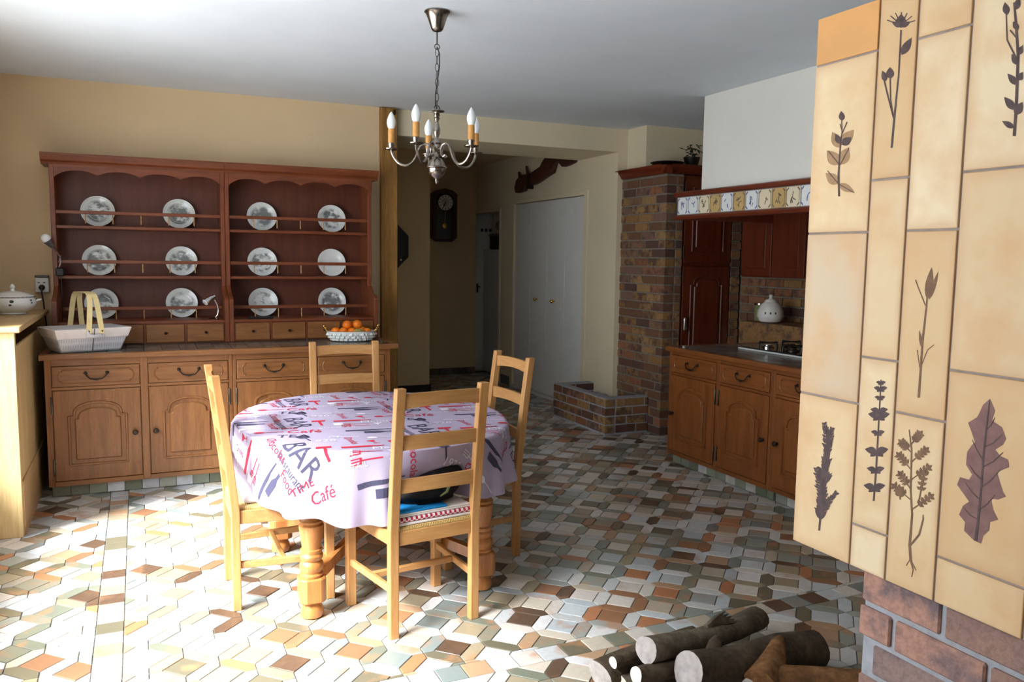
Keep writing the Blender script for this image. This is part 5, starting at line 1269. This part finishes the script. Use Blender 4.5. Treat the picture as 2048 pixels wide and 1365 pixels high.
# 7: oak leaf
half_r = [(1980, 798), (1990, 822), (1984, 842), (2004, 855), (2012, 878), (2006, 890), (1990, 900), (2000, 912), (2016, 920), (2018, 935), (1994, 945), (1998, 960), (2006, 985), (2012, 994), (1996, 1000), (1982, 998), (1986, 1020), (1996, 1040), (1980, 1045), (1978, 1062), (1966, 1072), (1962, 1088), (1948, 1082)]
half_l = [(1942, 1076), (1928, 1062), (1930, 1045), (1918, 1030), (1926, 1012), (1938, 1004), (1914, 970), (1920, 955), (1938, 960), (1944, 950), (1932, 930), (1934, 905), (1944, 890), (1950, 885), (1942, 862), (1936, 846), (1954, 835), (1958, 828), (1966, 810)]
spine = [(1952, 1080), (1956, 1040), (1962, 980), (1966, 920), (1972, 860), (1979, 800)]
def spx(y): 
    for (x0, y0), (x1, y1) in zip(spine, spine[1:]):
        if y1 <= y <= y0: return x0 + (x1 - x0) * (y - y0) / (y1 - y0)
    return 1952 if y > 1080 else 1979
lf = [half_r + half_l]
print_poly((3, 2), lf, 'plant_purple', 'leaf_print', .0005)
g = stroke([(1951, 1082), (1956, 1040), (1962, 980), (1966, 920), (1972, 860), (1979, 802)], [6, 5, 4, 4, 3, 2])
for y0, xe, ye in ((1040, 1926, 1015), (1000, 1930, 965), (960, 1938, 930), (920, 1944, 880), (1020, 1990, 990), (975, 2000, 940), (935, 2006, 905), (895, 2004, 870), (860, 1990, 835)): g += stroke([(spx(y0), y0), ((spx(y0) + xe) / 2, (y0 + ye) / 2 + 4), (xe, ye)], [2.5, 2, 1])
print_poly((3, 2), g, 'plant_dark', 'vein_print', .001)
# 8: dark branch top right
g = stroke([(2028, 272), (2032, 220), (2034, 170), (2036, 110), (2032, 50), (2028, 5)], [6, 6, 6, 6, 5, 4]) + stroke([(2034, 120), (2014, 80), (2012, 20)], [4, 3, 2]) + stroke([(2036, 80), (2020, 60)], 3)
for (x, y, an, L, w) in ((2028, 256, 150, 28, 12), (2030, 230, 60, 30, 18), (2030, 220, 130, 34, 16), (2034, 170, 130, 30, 14), (2034, 160, 40, 26, 14), (2036, 130, 120, 26, 14), (2014, 30, 100, 26, 14), (2036, 60, 120, 20, 12), (2030, 20, 70, 26, 14), (2036, 110, 60, 24, 12)): g += leafp(x, y, an, L, w)
print_poly((3, 0), [[(min(a, 2046), c) for a, c in pl] for pl in g], 'plant_dark')
# brick base
BX = FX + .016; FCH = .083
B().box(BX + .008, FX + .95, -.7, 1.335, 0, FZB + .002).build('base_core', 'mortar_grey', fp)
for k in range(11):
    z1 = FZB - .004 - k * FCH; z0 = z1 - FCH + .013
    if z0 < 0: z0 = .001
    if z1 - z0 < .02: continue
    for s, e in run_bricks(-.4, 1.342, (.02, .13, .07)[k % 3] + .03, .215): brick(fp, BX, BX + .09, s, e, z0, z1, 'brick_red')

# ------------------------------------------------------------------ firewood
def log(name, label, pts, rads, mat, cut_a='cut_grey', cut_b='cut_grey', seed=0, tiltA=None, n=18, extra=None):
    rs = random.Random(seed); P = [Vector(p) for p in pts]; c0 = Vector((P[0].x, P[0].y, 0)); t = thing(name, label, 'log', c0, 0, 'firewood by the fireplace')
    Q = []; R = []
    for i in range(len(P) - 1):
        for s in range(5):
            u_ = s / 5; Q.append(P[i].lerp(P[i + 1], u_)); R.append(rads[i] + (rads[i + 1] - rads[i]) * u_)
    Q.append(P[-1]); R.append(rads[-1])
    b = B(); b.tube([q - c0 for q in Q], R, n, caps=False)
    m = len(Q); ph = [rs.uniform(0, 6) for _ in range(4)]
    V = []
    for i in range(m):
        for k in range(n):
            p = Vector(b.v[i * n + k]); c = Q[i] - c0; th = 2 * math.pi * k / n
            f_ = 1 + .05 * math.sin(2 * th + ph[0]) + .04 * math.sin(3 * th + ph[1] + i * .15) + rs.uniform(-.02, .02); V.append(c + (p - c) * f_)
    if tiltA is not None:      # oblique saw cut at the first end
        ax = (Q[1] - Q[0]).normalized(); tv = Vector(tiltA)
        for k in range(n):
            d = V[k] - (Q[0] - c0); V[k] = V[k] + ax * d.dot(tv)
            if m > 1 and (V[k] - V[n + k]).dot(ax) > -.003: V[k] = V[n + k] - ax * .003
    b.v = [tuple(v) for v in V]
    b.build('bark', mat, t, smooth=True)
    for end, cut in ((0, cut_a), (m - 1, cut_b)):
        rr = [V[end * n + k] for k in range(n)]; cc = sum(rr, Vector()) / n; bb = B()
        bb.add([cc] + rr, [(0, 1 + k, 1 + (k + 1) % n) for k in range(n)]); bb.build('cut_end', cut, t)
    return t
def zq(x, y, z): return pz(x, y, z)
def along(p, az, L, zend, n=4, sag=0.0):
    az = math.radians(az); return [Vector((p.x + L * math.cos(az) * i / (n - 1), p.y + L * math.sin(az) * i / (n - 1), p.z + (zend - p.z) * i / (n - 1) + sag * math.sin(math.pi * i / (n - 1)))) for i in range(n)]
log('firewood_log', 'slender grey log with splintered stub lying on top of the woodpile', [zq(1292, 1301, .19), zq(1400, 1281, .155), zq(1470, 1258, .11), zq(1512, 1238, .075)], [.05, .045, .048, .052], 'bark_grey', 'cut_grey', 'bark_grey', 1)
log('firewood_log', 'thick dark log with broad grey cut end on the woodpile', [zq(1376, 1345, .16), zq(1460, 1338, .13), zq(1560, 1312, .1), zq(1628, 1302, .08)], [.072, .074, .078, .074], 'bark_dark', 'cut_grey', 'bark_grey', 2)
log('firewood_log', 'gnarled brown log with knob beside the brick fireplace base', [zq(1500, 1385, .1), zq(1560, 1370, .1), zq(1640, 1372, .095), zq(1730, 1376, .09)], [.045, .07, .066, .062], 'bark_brown', 'cut_grey', 'bark_brown', 3)
log('firewood_log', 'dark log low in the woodpile with grey slanting end', along(zq(1200, 1352, .066), 12, .5, .06), [.058, .06, .06, .056], 'bark_dark', 'cut_grey', 'cut_grey', 4, (0, 0, -.25))
log('firewood_log', 'thin dark branch with fresh white round end in the woodpile', along(zq(1226, 1326, .14), 14, .32, .13), [.02, .02, .02, .02], 'bark_dark', 'cut_fresh', 'cut_grey', 5)
log('firewood_log', 'short branch with pale oval cut low in front of the woodpile', along(zq(1272, 1352, .13), 8, .34, .09), [.03, .032, .03, .028], 'bark_dark', 'cut_fresh', 'cut_grey', 6)
log('firewood_log', 'small mossy log at the bottom front of the woodpile', along(zq(1244, 1372, .045), 4, .5, .045), [.036, .036, .036, .034], 'bark_grey', 'cut_fresh', 'cut_grey', 7)
l0 = [o for o in bpy.data.objects if o.name.startswith('firewood_log')]
# splintered stub and knob as parts
t0 = l0[0]; c0 = t0.location
sp = B()
for k in range(5):
    a = zq(1412 + k * 5, 1256 - k, .19 - k * .004); e = zq(1450 + k * 6, 1224 + k * 5, .205 - k * .01); sp.tube([a - c0, (a + e) / 2 - c0 + Vector((0, 0, .004)), e - c0], [.012, .011, .002], 6)
sp.build('splinter', 'bark_grey', t0)
t2 = [o for o in l0 if 'gnarled' in o['label']][0]; c2 = t2.location
B().tube([zq(1520, 1372, .12) - c2, zq(1545, 1325, .15) - c2, zq(1556, 1288, .17) - c2, zq(1560, 1278, .175) - c2], [.06, .046, .026, .014], 12).build('knob', 'bark_brown', t2, smooth=True)
t1 = [o for o in l0 if 'thick dark' in o['label']][0]; c1 = t1.location
B().tube([zq(1420, 1330, .16) - c1, zq(1430, 1290, .19) - c1, zq(1434, 1276, .2) - c1], [.035, .026, .012], 10).build('knot', 'bark_dark', t1, smooth=True)
